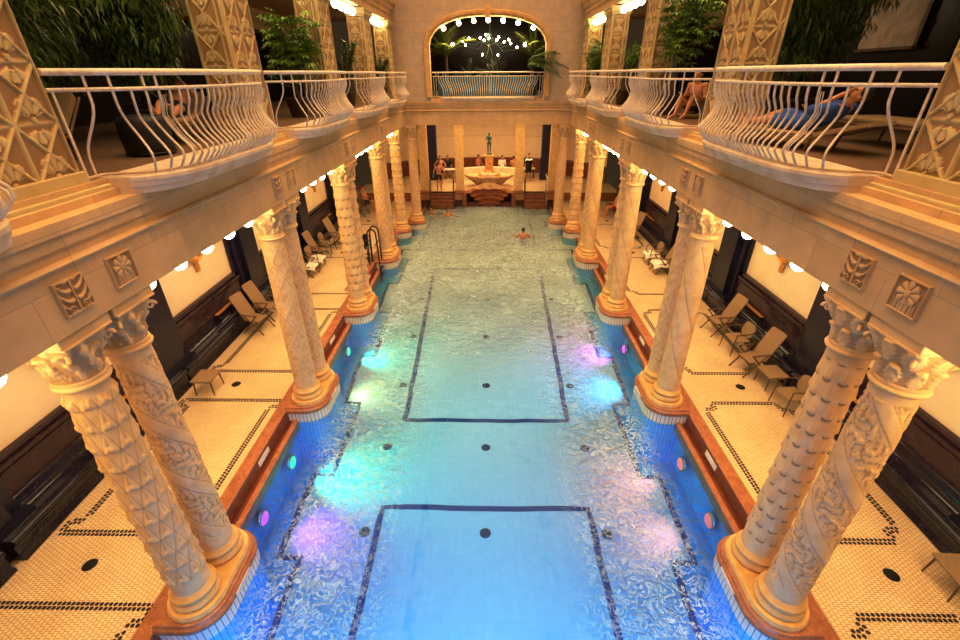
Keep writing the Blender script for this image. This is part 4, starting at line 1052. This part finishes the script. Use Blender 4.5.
# underwater lamps
UW = [(-1, 5.75, 'pink', (1, .12, .60), 190), (-1, 7.2, 'green', (.02, 1, .36), 420), (-1, 10.15, 'yellow', (.95, 1, .25), 170), (-1, 11.8, 'turquoise green', (.03, 1, .45), 280),
      (1, 5.8, 'salmon', (1, .16, .10), 250), (1, 7.25, 'orange', (1, .18, .09), 250), (1, 10.4, 'cyan', (.0, .62, 1), 230), (1, 12.0, 'magenta', (1, .10, .65), 280)]
def lightobj(nm, typ, loc, col, e, rot=None, **k):
    d = bpy.data.lights.new(nm, typ); d.color = col; d.energy = e
    for a, v in k.items(): setattr(d, a, v)
    o = link(bpy.data.objects.new(nm, d)); o.location = loc
    if rot is not None: o.rotation_euler = rot
    return o
def aim(o, to):
    o.rotation_euler = (Vector(to) - o.location).to_track_quat('-Z', 'Y').to_euler()
for s, y, nm, c, en in UW:
    t = thing('pool_lamp', f'round underwater lamp glowing {nm} on the {side(s)} pool wall, {"nearer" if y<9 else "farther"} bay', 'lamp', (s * 4.46, y, -.9), 0 if s < 0 else PI, 'underwater pool lamps')
    mb = MB(); mb.lathe([(.01, 0), (.16, 0), (.18, .04), (.15, .09), (.14, .07)], 24)
    mb.v = [(z, x, y_) for x, y_, z in mb.v]; obj('housing', mb, M['chrome'], t)
    mb = MB(); mb.ball((.07, 0, 0), (.07, .14, .14), 16); obj('lens', mb, emis('lens_' + nm.replace(' ', '_'), tuple(q * .85 + .03 for q in c), 1.5, tuple(q * .7 + .05 for q in c)), t.children[0])
    sp = lightobj('pool_lamp_beam', 'SPOT', (s * 4.26, y, -.85), c, en, spot_size=math.radians(100), spot_blend=1, shadow_soft_size=.05); aim(sp, (s * 2.5, y + .25, zf(y)))
# ================================================================ people
def evalmesh(o, name):
    dg = bpy.context.evaluated_depsgraph_get(); dg.update()
    me = bpy.data.meshes.new_from_object(o.evaluated_get(dg)); me.name = name; return me
def fuse(mb, name, voxel, material):
    o = link(bpy.data.objects.new('tmp', mb.mesh('tmp')))
    m = o.modifiers.new('r', 'REMESH'); m.mode = 'VOXEL'; m.voxel_size = voxel; m.use_smooth_shade = True
    m = o.modifiers.new('s', 'SMOOTH'); m.factor = .5; m.iterations = 3
    me = evalmesh(o, name); bpy.data.objects.remove(o)
    me.materials.clear(); me.materials.append(material)
    for p in me.polygons: p.use_smooth = True; p.material_index = 0
    return me
V = Vector
STAND = dict(pelvis=(0, 0, .93), chest=(0, 0, 1.28), neck=(0, .01, 1.46), head=(0, -.015, 1.61), face=(0, -1, 0),
             sh=[(-.19, .01, 1.41), (.19, .01, 1.41)], el=[(-.25, .03, 1.13), (.25, .03, 1.13)], wr=[(-.26, -.05, .88), (.26, -.05, .88)],
             hip=[(-.095, 0, .9), (.095, 0, .9)], kn=[(-.105, -.01, .49), (.105, -.01, .49)], an=[(-.11, .02, .08), (.11, .02, .08)], toe=[(-.14, -.16, .03), (.14, -.16, .03)])
SIT = dict(STAND, pelvis=(0, 0, .13), chest=(0, .03, .47), neck=(0, .02, .65), head=(0, -.02, .80), sh=[(-.19, .03, .60), (.19, .03, .60)], el=[(-.25, -.02, .33), (.25, -.02, .33)],
           wr=[(-.16, -.25, .22), (.16, -.25, .22)], hip=[(-.095, 0, .11), (.095, 0, .11)], kn=[(-.12, -.43, .12), (.12, -.43, .12)], an=[(-.12, -.46, -.32), (.12, -.46, -.32)], toe=[(-.14, -.64, -.37), (.14, -.64, -.37)])
def body(P, fat=1.0):
    mb = MB(); q = {k: ([V(x) for x in v] if isinstance(v, list) else V(v)) for k, v in P.items()}
    lat = (q['sh'][1] - q['sh'][0]).normalized(); spn = (q['neck'] - q['pelvis']).normalized(); fr = lat.cross(spn).normalized()
    B = Matrix((lat, fr, spn)).transposed()
    mid = q['pelvis'].lerp(q['chest'], .45)
    mb.ball(q['pelvis'], (.165 * fat, .115 * fat, .13), 16, 0, B); mb.ball(mid, (.145 * fat, .10 * fat, .17), 16, 0, B)
    mb.ball(q['chest'], (.168, .112, .19), 16, 0, B); mb.ball(q['chest'] + spn * .08, (.175, .085, .09), 14, 0, B)
    mb.cap(q['neck'] - spn * .06, q['neck'].lerp(q['head'], .6), .062, .052, 12)
    f = V(P['face']).normalized(); up = (q['head'] - q['neck']).normalized(); up = (up - f * up.dot(f)).normalized(); rx = f.cross(up)
    H = Matrix((rx, -f, up)).transposed(); h = q['head']; T = lambda x, y, z: h + H @ V((x, y, z))
    mb.ball(T(0, .005, .025), (.074, .092, .098), 18, 0, H); mb.ball(T(0, -.03, -.05), (.055, .062, .062), 14, 0, H)
    mb.cap(T(0, -.088, .01), T(0, -.108, -.022), .012, .017, 8); mb.ball(T(0, -.086, -.062), (.024, .012, .009), 8, 0, H); mb.ball(T(0, -.082, .035), (.05, .018, .012), 8, 0, H)
    for s in (-1, 1): mb.ball(T(s * .077, .01, -.005), (.011, .022, .033), 8, 0, H)
    for i, s in enumerate((-1, 1)):
        sh, el, wr = q['sh'][i], q['el'][i], q['wr'][i]
        mb.cap(q['chest'] + spn * .10 + lat * s * .10, sh, .075, .062); mb.cap(sh, el, .054, .040); mb.cap(el, wr, .041, .027)
        d = (wr - el).normalized(); sd = d.cross(fr); sd = sd.normalized() if sd.length > .1 else lat; nn = sd.cross(d)
        pc = wr + d * .055; Hm = Matrix((sd, nn, d)).transposed(); mb.ball(pc, (.036, .016, .052), 10, 0, Hm)
        for k, (o_, l) in enumerate(((-.028, .062), (-.010, .075), (.009, .070), (.027, .052))):
            a = pc + d * .04 + sd * o_; b = a + d * l * .55 + nn * .006; c = b + d * l * .4 + nn * .018; mb.cap(a, b, .0095, .0085, 7); mb.cap(b, c, .0085, .007, 7)
        a = pc - d * .015 + sd * s * -.03; mb.cap(a, a + d * .035 - sd * s * .028, .012, .010, 7); mb.cap(a + d * .035 - sd * s * .028, a + d * .065 - sd * s * .03, .010, .008, 7)
        hp, kn, an, toe = q['hip'][i], q['kn'][i], q['an'][i], q['toe'][i]
        mb.cap(hp, kn, .088 * fat, .054); mb.cap(kn, kn.lerp(an, .35), .052, .055); mb.cap(kn.lerp(an, .3), an, .055, .034); mb.ball(an + (an - toe).normalized() * .03 - V((0, 0, .03)) * 0, .036, 10); mb.cap(an.lerp(toe, .15), toe, .036, .026)
    return mb, q, T, H, B
def person(label, loc, rz, P, skin='skin', voxel=.014, hair='hair', hairlen=0, trunks=None, robe=None, cap=None, group=None, eyes=False, fat=1.0):
    t = thing('person', label, 'person', loc, rz, group)
    mb, q, T, H, B = body(P, fat); obj('body', fuse(mb, 'body', voxel, M[skin]), None, t)
    m = MB(); m.ball(T(0, .018, .045), (.082, .094, .094), 16, 0, H)
    if hairlen: m.ball(T(0, .05, -.03), (.075, .06, .12), 12, 0, H)
    keep = MB(); keep.v = m.v
    for f_, k_ in zip(m.f, m.sm):
        c = sum((V(m.v[i]) for i in f_), V()) / len(f_) - q['head']; l = H.inverted() @ c
        if l.y > -.055 + max(0, .05 - l.z) * .9: keep.f.append(f_); keep.m.append(0); keep.sm.append(True)
    obj('cap' if cap else 'hair', keep, M[cap or hair], t, label='red bathing cap' if cap else None)
    if eyes:
        m = MB()
        for s in (-1, 1): m.ball(T(s * .03, -.083, .012), .0105, 8)
        obj('eyes', m, M['hair'], t)
    if trunks:
        m = MB(); m.ball(q['pelvis'], (.176 * fat, .126 * fat, .11), 16, 0, B)
        for i in (0, 1): m.cap(q['hip'][i], q['hip'][i].lerp(q['kn'][i], .42), .096 * fat, .085)
        obj('swim_trunks', fuse(m, 'swim_trunks', voxel, M[trunks]), None, t)
    if robe:
        m = MB(); m.ball(q['pelvis'], (.19, .14, .15), 16, 0, B); m.ball(q['pelvis'].lerp(q['chest'], .5), (.175, .13, .2), 16, 0, B); m.ball(q['chest'], (.19, .135, .2), 16, 0, B)
        for i in (0, 1):
            m.cap(q['chest'] + V(q['sh'][i] - q['chest']) * .5, q['sh'][i], .085, .075); m.cap(q['sh'][i], q['sh'][i].lerp(q['el'][i], .9), .072, .068); m.cap(q['hip'][i], q['hip'][i].lerp(q['kn'][i], .75), .11, .10)
        obj('robe', fuse(m, 'robe', voxel, M[robe]), None, t)
    return t
def mod(P, **k): d = dict(P); d.update(k); return d
person('man in black trunks standing with his back to the camera on the far steps', (-2.92, 27.62, ZP), PI, mod(STAND, el=[(-.33, .06, 1.16), (.30, .03, 1.13)], wr=[(-.40, -.02, .95), (.33, -.05, .90)]), trunks='darkcloth')
person('bare-chested man with hands on hips behind the standing man', (-3.02, 29.6, ZP), .2, mod(STAND, el=[(-.38, .1, 1.16), (.38, .1, 1.16)], wr=[(-.18, -.03, 1.0), (.18, -.03, 1.0)]), trunks='darkcloth')
def stool(x, y, lb):
    t = thing('stone_seat', 'small stone seat under the ' + lb.split(' seated')[0].split(' sitting')[0] + (', ' + lb.split(', ')[1] if ', ' in lb else ''), 'seat', (x, y, ZP)); mb = MB(); mb.bevbox((0, 0, .2), (.5, .4, .4), .02); obj('block', mb, M['fountain'], t)
    mb = MB(); mb.bevbox((0, 0, .415), (.52, .42, .03), .01); obj('slab', mb, M['fountain'], t)
for x, y, rz, lb, kw in ((-2.75, 32.2, .3, 'person in dark clothes seated behind the white table, outer of two', dict(robe='darkcloth')), (-1.95, 32.3, -.2, 'person in dark clothes seated behind the white table, inner of two', dict(robe='darkcloth')),
                        (-.62, 32.6, .9, 'person sitting sideways on the bench left of the statue', dict(trunks='darkcloth')), (1.02, 32.2, .3, 'person wrapped in a white robe seated right of the statue', dict(robe='towel')),
                        (1.78, 31.9, PI - .5, 'bare-backed person seated next to the white robe', dict(trunks='darkcloth'))):
    person(lb, (x, y, ZP + .43), rz, SIT, 'skin2' if 'robe' in kw else 'skin', **kw); stool(x, y, lb)
person('person in black with a white towel over the shoulders on the far right', (2.72, 30.6, ZP), .2, STAND, robe='darkcloth')
towel(2.72, 30.62, ZP + 1.38, .5, .45, 'white towel over the shoulders of the person in black', 9)
RECL = dict(SIT, chest=(0, .12, .44), neck=(0, .19, .61), head=(0, .20, .77), sh=[(-.19, .17, .56), (.19, .17, .56)], el=[(-.28, .08, .30), (.28, .08, .30)], wr=[(-.27, -.18, .26), (.27, -.18, .26)])
person('person in a red bathing cap seated on a reclining chair in the far left aisle', (-6.75, 25.0, .44), 1.4, RECL, cap='redcloth', trunks='darkcloth')
person('person in white sitting on the deck edge beside the far left corner column', (-5.0, 20.75, .0), 1.3, mod(SIT, kn=[(-.14, -.36, .34), (.14, -.36, .34)], an=[(-.12, -.52, .05), (.12, -.52, .05)], toe=[(-.14, -.70, .03), (.14, -.70, .03)]), 'skin', robe='towel')
person('bare-chested person seated on a reclining chair in the far right aisle', (6.75, 23.7, .44), -1.4, RECL, trunks='redcloth')
SWIM = dict(STAND, el=[(-.36, -.12, 1.22), (.36, -.12, 1.22)], wr=[(-.42, -.36, 1.26), (.42, -.36, 1.26)])
person('swimmer with dark hair facing away in the middle of the pool', (1.77, 21.1, -1.52), PI, SWIM, trunks='darkcloth', group=None)
person('swimmer near the far left steps, nearer to the pool middle', (-2.26, 25.0, -1.56), .5, SWIM, trunks='darkcloth')
person('swimmer close to the far left corner column', (-3.2, 25.4, -1.6), -.6, SWIM, trunks='darkcloth')
# gallery people
LIE = dict(pelvis=(0, 0, .13), chest=(0, .31, .27), neck=(0, .46, .38), head=(0, .58, .49), face=(.55, -.6, .75), sh=[(-.19, .41, .33), (.19, .41, .33)], el=[(-.27, .18, .20), (.30, .20, .30)], wr=[(-.14, -.02, .27), (.10, .44, .50)],
           hip=[(-.095, -.02, .12), (.095, -.02, .12)], kn=[(-.11, -.44, .22), (.12, -.43, .14)], an=[(-.10, -.84, .07), (.11, -.85, .07)], toe=[(-.12, -.92, .21), (.13, -.93, .21)])
person('person lying on a lounger in a blue robe in the nearest right gallery bay', (4.45, 6.85, GZ + .20), PI + .45, LIE, 'skin', .009, robe='bluecloth', eyes=True)
person('bare-shouldered person reclining on a lounger in the nearest left gallery bay', (-5.15, 8.1, GZ + .34), .35, LIE, 'skin', .010, trunks='darkcloth', eyes=True)
LOWSIT = dict(SIT, kn=[(-.14, -.36, .34), (.14, -.36, .34)], an=[(-.12, -.52, .0), (.12, -.52, .0)], toe=[(-.14, -.70, -.05), (.14, -.70, -.05)], wr=[(-.13, -.38, .42), (.13, -.38, .42)])
person('dark-haired person sitting low at the railing in the second right gallery bay', (4.78, 11.5, GZ + .09), -.9, LOWSIT, 'skin', .012, hairlen=1, trunks='darkcloth')
t = thing('floor_cushion', 'flat tan cushion under the person sitting in the second right gallery bay', 'cushion', (4.78, 11.5, GZ)); mb = MB(); mb.bevbox((0, 0, .05), (.5, .5, .09), .03); obj('pad', mb, M['tan'], t)
mb = MB(); mb.tube([(x, y, .05) for x, y in rrect(.5, .5, .05)], .008, 6, closed=True); obj('piping', mb, M['wood'], t)
# bronze statue
P = mod(STAND, el=[(-.27, -.08, 1.15), (.20, -.16, 1.22)], wr=[(-.10, -.22, 1.30), (.02, -.24, 1.42)], kn=[(-.10, -.05, .49), (.09, -.02, .49)], an=[(-.09, .06, .08), (.07, .02, .08)])
t = thing('bronze_statue', 'green bronze standing figure on the ochre pedestal of the fountain', 'statue', (.11, 28.9, ZP + 1.96)); t.scale = (.74, .74, .72)
mb, q, T, H, B = body(P); mb.ball(T(0, .02, .04), (.085, .1, .1), 12, 0, H); obj('figure', fuse(mb, 'figure', .016, M['bronze']), None, t)
mb = MB(); mb.lathe([(.26, -.06), (.26, .0), (.2, .03), (.02, .04)], 20); obj('plinth', mb, M['bronze'], t)
# ================================================================ plants
ZLIM = [9]
def leaf(mb, p, d, n, ln, w, bend=.25):
    d = d.normalized(); sd = d.cross(n)
    if sd.length < .05: sd = d.cross(V((.3, .5, .8)))
    sd.normalize(); nn = sd.cross(d)
    m = p + d * ln * .5 + nn * ln * bend * .3; e = p + d * ln - nn * ln * bend * .4
    if max(e.z, p.z, m.z) > ZLIM[0]: return
    mb.add([p, m - sd * w, e, m + sd * w], [(0, 1, 2, 3)], 0, True)
def rv(r): 
    while 1:
        v = V((r.uniform(-1, 1), r.uniform(-1, 1), r.uniform(-1, 1)))
        if .1 < v.length < 1: return v
def pot(t, r, h):
    mb = MB(); mb.lathe([(r * .7, 0), (r, h * .9), (r * 1.08, h * .92), (r * 1.08, h), (r * .95, h), (r * .9, h * .9)], 24); obj('pot', mb, M['pot'], t)
    mb = MB(); mb.lathe([(r * .93, h * .9), (.01, h * .92)], 20, caps=False); obj('soil', mb, M['soil'], t.children[-1])
def plant(label, loc, kind, seed, H=2.0, spread=.8, n=900, m='leaf', low=.3, nm=None, az=(0, 2 * PI)):
    r = random.Random(seed); z0 = .42; ZLIM[0] = 2.80 if loc[1] < 22 else 3.7; H = min(H, 2.62)
    t = thing(nm or {'bamboo': 'bamboo_plant', 'umbrella': 'umbrella_plant', 'palm': 'palm', 'spiky': 'potted_shrub'}[kind], label, 'plant', loc, 0, 'gallery plants'); pot(t, .26, .45)
    st = MB(); fo = MB()
    if kind == 'palm':
        for k in range(n):
            a = r.uniform(*az); el = r.uniform(.6, 1.5) if az[0] == 0 else r.uniform(.35, 1.1); ln = spread * r.uniform(.8, 1.25); pts = []
            for i in range(12):
                f = i / 11; x = ln * f * math.cos(el) * (1 + .2 * f); z = ln * f * math.sin(el) - ln * .75 * f * f * math.cos(el)
                pts.append(V((x * math.cos(a), x * math.sin(a), H + z)))
            st.tube(pts, [.014 - .010 * i / 11 for i in range(12)], 5)
            for i in range(1, 12):
                tg = (pts[i] - pts[i - 1]).normalized(); sd = tg.cross(V((0, 0, 1))); sd = sd.normalized() if sd.length > .01 else V((1, 0, 0))
                for s in (-1, 1):
                    for q in (0, .5): leaf(fo, pts[i - 1].lerp(pts[i], q), tg * .55 + sd * s + V((0, 0, -.25)), V((0, 0, 1)), ln * .30 * math.sin(PI * (.15 + .8 * i / 12)), .026)
        st.tube([(0, 0, z0), (.02, .01, H * .6), (0, 0, H)], [.08, .07, .06], 10)
    else:
        ns = {'bamboo': 14, 'umbrella': 4, 'spiky': 5}[kind]; tips = []
        for k in range(ns):
            a = r.uniform(0, 2 * PI); q = spread * r.uniform(.15, .75); pts = [V((r.uniform(-.12, .12), r.uniform(-.12, .12), z0))]
            for i in range(1, 7): f = i / 6; pts.append(V((q * f ** 1.5 * math.cos(a), q * f ** 1.5 * math.sin(a), z0 + (H - z0) * f * r.uniform(.9, 1.03))))
            st.tube(pts, [.016 * (1 - .12 * i) for i in range(7)] if kind == 'bamboo' else [.028 * (1 - .12 * i) for i in range(7)], 6); tips.append(pts)
        if kind == 'bamboo':
            for i in range(n):
                P_ = r.choice(tips); f = r.uniform(low, 1.0); j = min(5, int(f * 6)); c = P_[j].lerp(P_[j + 1], f * 6 - j) + rv(r) * spread * .55 * (.5 + f * .6)
                for _ in range(4):
                    d = rv(r); d.z = -abs(d.z) * .9 - .2; leaf(fo, c + rv(r) * .06, d, V((0, 0, 1)), r.uniform(.15, .28), .017)
        elif kind == 'umbrella':
            for i in range(n):
                P_ = r.choice(tips); f = r.uniform(low, 1.02); j = min(5, int(f * 6)); b = P_[j].lerp(P_[j + 1], f * 6 - j); c = b + rv(r) * spread * .6 * V((1, 1, .6)).length / 1.5
                st.tube([b, c], .004, 4)
                up = V((r.uniform(-.5, .5), r.uniform(-.5, .5), 1)).normalized(); k = r.randint(6, 8); ln = r.uniform(.11, .19)
                ax = up.cross(V((1, 0, 0))).normalized(); ay = up.cross(ax)
                for q in range(k): a = 2 * PI * q / k; leaf(fo, c, ax * math.cos(a) + ay * math.sin(a) - up * .25, up, ln, ln * .16)
        else:
            for P_ in tips:
                for i in range(n // ns):
                    f = r.uniform(low, 1.0); j = min(5, int(f * 6)); b = P_[j].lerp(P_[j + 1], f * 6 - j); d = rv(r); d.z = d.z * .6 + .5; leaf(fo, b, d, V((0, 0, 1)), r.uniform(.22, .38), .022, .4)
    obj('stem', st, M['bark'], t); o = obj('foliage', fo, M[m], t); return t
for i, (x, y, h, sp, n) in enumerate(((-5.5, 5.7, 3.0, 1.1, 1200), (-6.3, 6.9, 3.0, 1.2, 1400), (-5.6, 8.2, 2.9, 1.2, 1300), (-6.5, 9.4, 2.8, 1.0, 900), (-6.75, 6.0, 3.0, 1.0, 700))):
    plant(f'dense dark bamboo in the nearest left gallery bay, {["closest to the railing","in the middle of the clump","nearest to the second pillar","farthest back by the wall","behind the nearest pillar"][i]}', (x, y, GZ), 'bamboo', 20 + i, h, sp, n, 'leaf')
plant('bamboo with drooping narrow leaves beside the second right gallery pillar', (5.75, 9.75, GZ), 'bamboo', 31, 2.9, .95, 1000, 'leaf', .35)
plant('second drooping bamboo deeper in the nearest right gallery bay', (6.6, 10.4, GZ), 'bamboo', 32, 3.0, .9, 700, 'leaf', .4)
plant('bushy bright green umbrella plant in the second left gallery bay', (-4.7, 12.2, GZ), 'umbrella', 41, 1.95, .75, 300, 'leaf2', .45)
plant('tall loose umbrella tree in the second right gallery bay', (4.55, 12.35, GZ), 'umbrella', 42, 2.45, .85, 260, 'leaf2', .5)
plant('spiky dark shrub in the third left gallery bay', (-4.5, 16.0, GZ), 'spiky', 51, 1.75, 1.1, 700, 'leaf')
plant('spiky dark shrub behind the fourth left pillar', (-4.6, 19.3, GZ), 'spiky', 52, 1.6, .8, 450, 'leaf')
plant('small spiky shrub in the farthest left gallery bay', (-4.45, 20.9, GZ), 'spiky', 53, 1.45, .8, 450, 'leaf')
plant('small spiky plant in the third right gallery bay', (4.5, 16.6, GZ), 'spiky', 54, 1.6, .8, 320, 'leaf2')
plant('leafy shrub in the farthest right gallery bay', (4.45, 20.9, GZ), 'umbrella', 55, 1.85, .6, 220, 'leaf2')
plant('tall palm standing left inside the far arch', (-1.95, 24.3, GZ), 'palm', 61, 1.7, 1.55, 17, 'leaf3')
plant('tall palm standing right inside the far arch', (2.1, 24.4, GZ), 'palm', 62, 1.65, 1.55, 17, 'leaf3')
plant('low dark palm in the middle of the far arch', (.4, 25.3, GZ), 'palm', 63, .75, 1.05, 14, 'leaf')
plant('low dark palm at the left foot of the far arch', (-.9, 25.0, GZ), 'palm', 64, .7, 1.0, 12, 'leaf')
plant('dark palm leaning out past the right edge of the far arch', (2.0, YE + .52, GZ), 'palm', 66, 1.15, 1.5, 9, 'leaf', az=(-1.45, -.45))
# ================================================================ camera and light
cd = bpy.data.cameras.new('camera'); cd.sensor_width = 36; cd.lens = 445.33 / 960 * 36; cd.clip_start = .05; cd.clip_end = 200
co = link(bpy.data.objects.new('camera', cd)); pit, yaw, roll = .50619, .0190, -.006
fw = V((-math.sin(yaw) * math.cos(pit), math.cos(yaw) * math.cos(pit), -math.sin(pit))); r0 = V((math.cos(yaw), math.sin(yaw), 0)); u0 = r0.cross(fw)
rt = r0 * math.cos(roll) + u0 * math.sin(roll); up = -r0 * math.sin(roll) + u0 * math.cos(roll)
co.matrix_world = Matrix(((rt.x, up.x, -fw.x, .03), (rt.y, up.y, -fw.y, 0), (rt.z, up.z, -fw.z, 6.8), (0, 0, 0, 1))); SC.camera = co
W_ = bpy.data.worlds.new('world'); SC.world = W_; W_.use_nodes = True
bg = W_.node_tree.nodes['Background']; bg.inputs[0].default_value = (1, .62, .30, 1); bg.inputs[1].default_value = .05
# added fixtureless fills: big soft overhead, aisle strips behind the beams, gallery strips, blue pool strips
lightobj('roof_fill', 'AREA', (0, 11, 12.5), (1, .66, .36), 1400, (0, 0, 0), spread=math.radians(115), shape='RECTANGLE', size=7.5, size_y=25)
for s in (-1, 1):
    for k in range(5):
        y = YC[0] - PITCH + PITCH * k + PITCH / 2
        lightobj('aisle_fill', 'AREA', (s * 5.7, y, ZB - .06), (1, .70, .37), 98, (0, 0, 0), shape='RECTANGLE', size=1.2, size_y=3.4)
        lightobj('gallery_fill', 'AREA', (s * 5.4, y + .1, 8.5), (1, .66, .30), 22, (0, 0, 0), shape='RECTANGLE', size=.8, size_y=2.5)
    for k in range(3):
        y = YC[k] - .1 if False else YC[0] + PITCH * (k - .5)
        lightobj('pool_wall_fill', 'AREA', (s * 4.4, y + .0, -.42), (.0, .58, 1), 200 if k < 2 else 120, (0, math.radians(38) * s, 0), shape='RECTANGLE', size=.08, size_y=4.2)
lightobj('pool_near_fill', 'AREA', (0, 1.0, -.5), (.0, .50, 1), 330, (math.radians(55), 0, 0), shape='RECTANGLE', size=7, size_y=.4)  # added blue fill under water, no fixture
lightobj('far_platform_fill', 'AREA', (0, 29.2, 4.5), (1, .70, .36), 330, (0, 0, 0), shape='RECTANGLE', size=6, size_y=3)  # fixtureless fill hidden behind the end beam
lightobj('arch_palm_fill', 'AREA', (0, 23.4, 8.8), (1, .75, .4), 220, (math.radians(25), 0, 0), shape='RECTANGLE', size=4, size_y=.3)  # added fill to brighten the palms, no fixture
lightobj('far_step_fill', 'AREA', (0, 24.5, 4.6), (1, .70, .34), 240, (math.radians(35), 0, 0), shape='RECTANGLE', size=6, size_y=1.5)  # added fill to brighten steps and piers, no fixture
lightobj('panel_fill', 'AREA', (8.0, 11.3, 8.3), (1, .88, .70), 380, (0, math.radians(-30), 0), shape='RECTANGLE', size=.15, size_y=1.2)  # added fill that brightens the reflection panel
lightobj('arch_room_light', 'POINT', (0, 27.5, 8.0), (1, .65, .3), 60, shadow_soft_size=.4)
SC.view_settings.view_transform = 'Standard'; SC.view_settings.look = 'None'; SC.view_settings.exposure = .12
SC.view_settings.use_curve_mapping = True; cm = SC.view_settings.curve_mapping
for x_, y_ in ((.22, .165), (.50, .50), (.76, .83)): cm.curves[3].points.new(x_, y_)
cm.update()
SC.cycles.use_denoising = True; SC.cycles.max_bounces = 8; SC.cycles.transparent_max_bounces = 8; SC.cycles.sample_clamp_indirect = 4; SC.cycles.caustics_reflective = False; SC.cycles.caustics_refractive = False
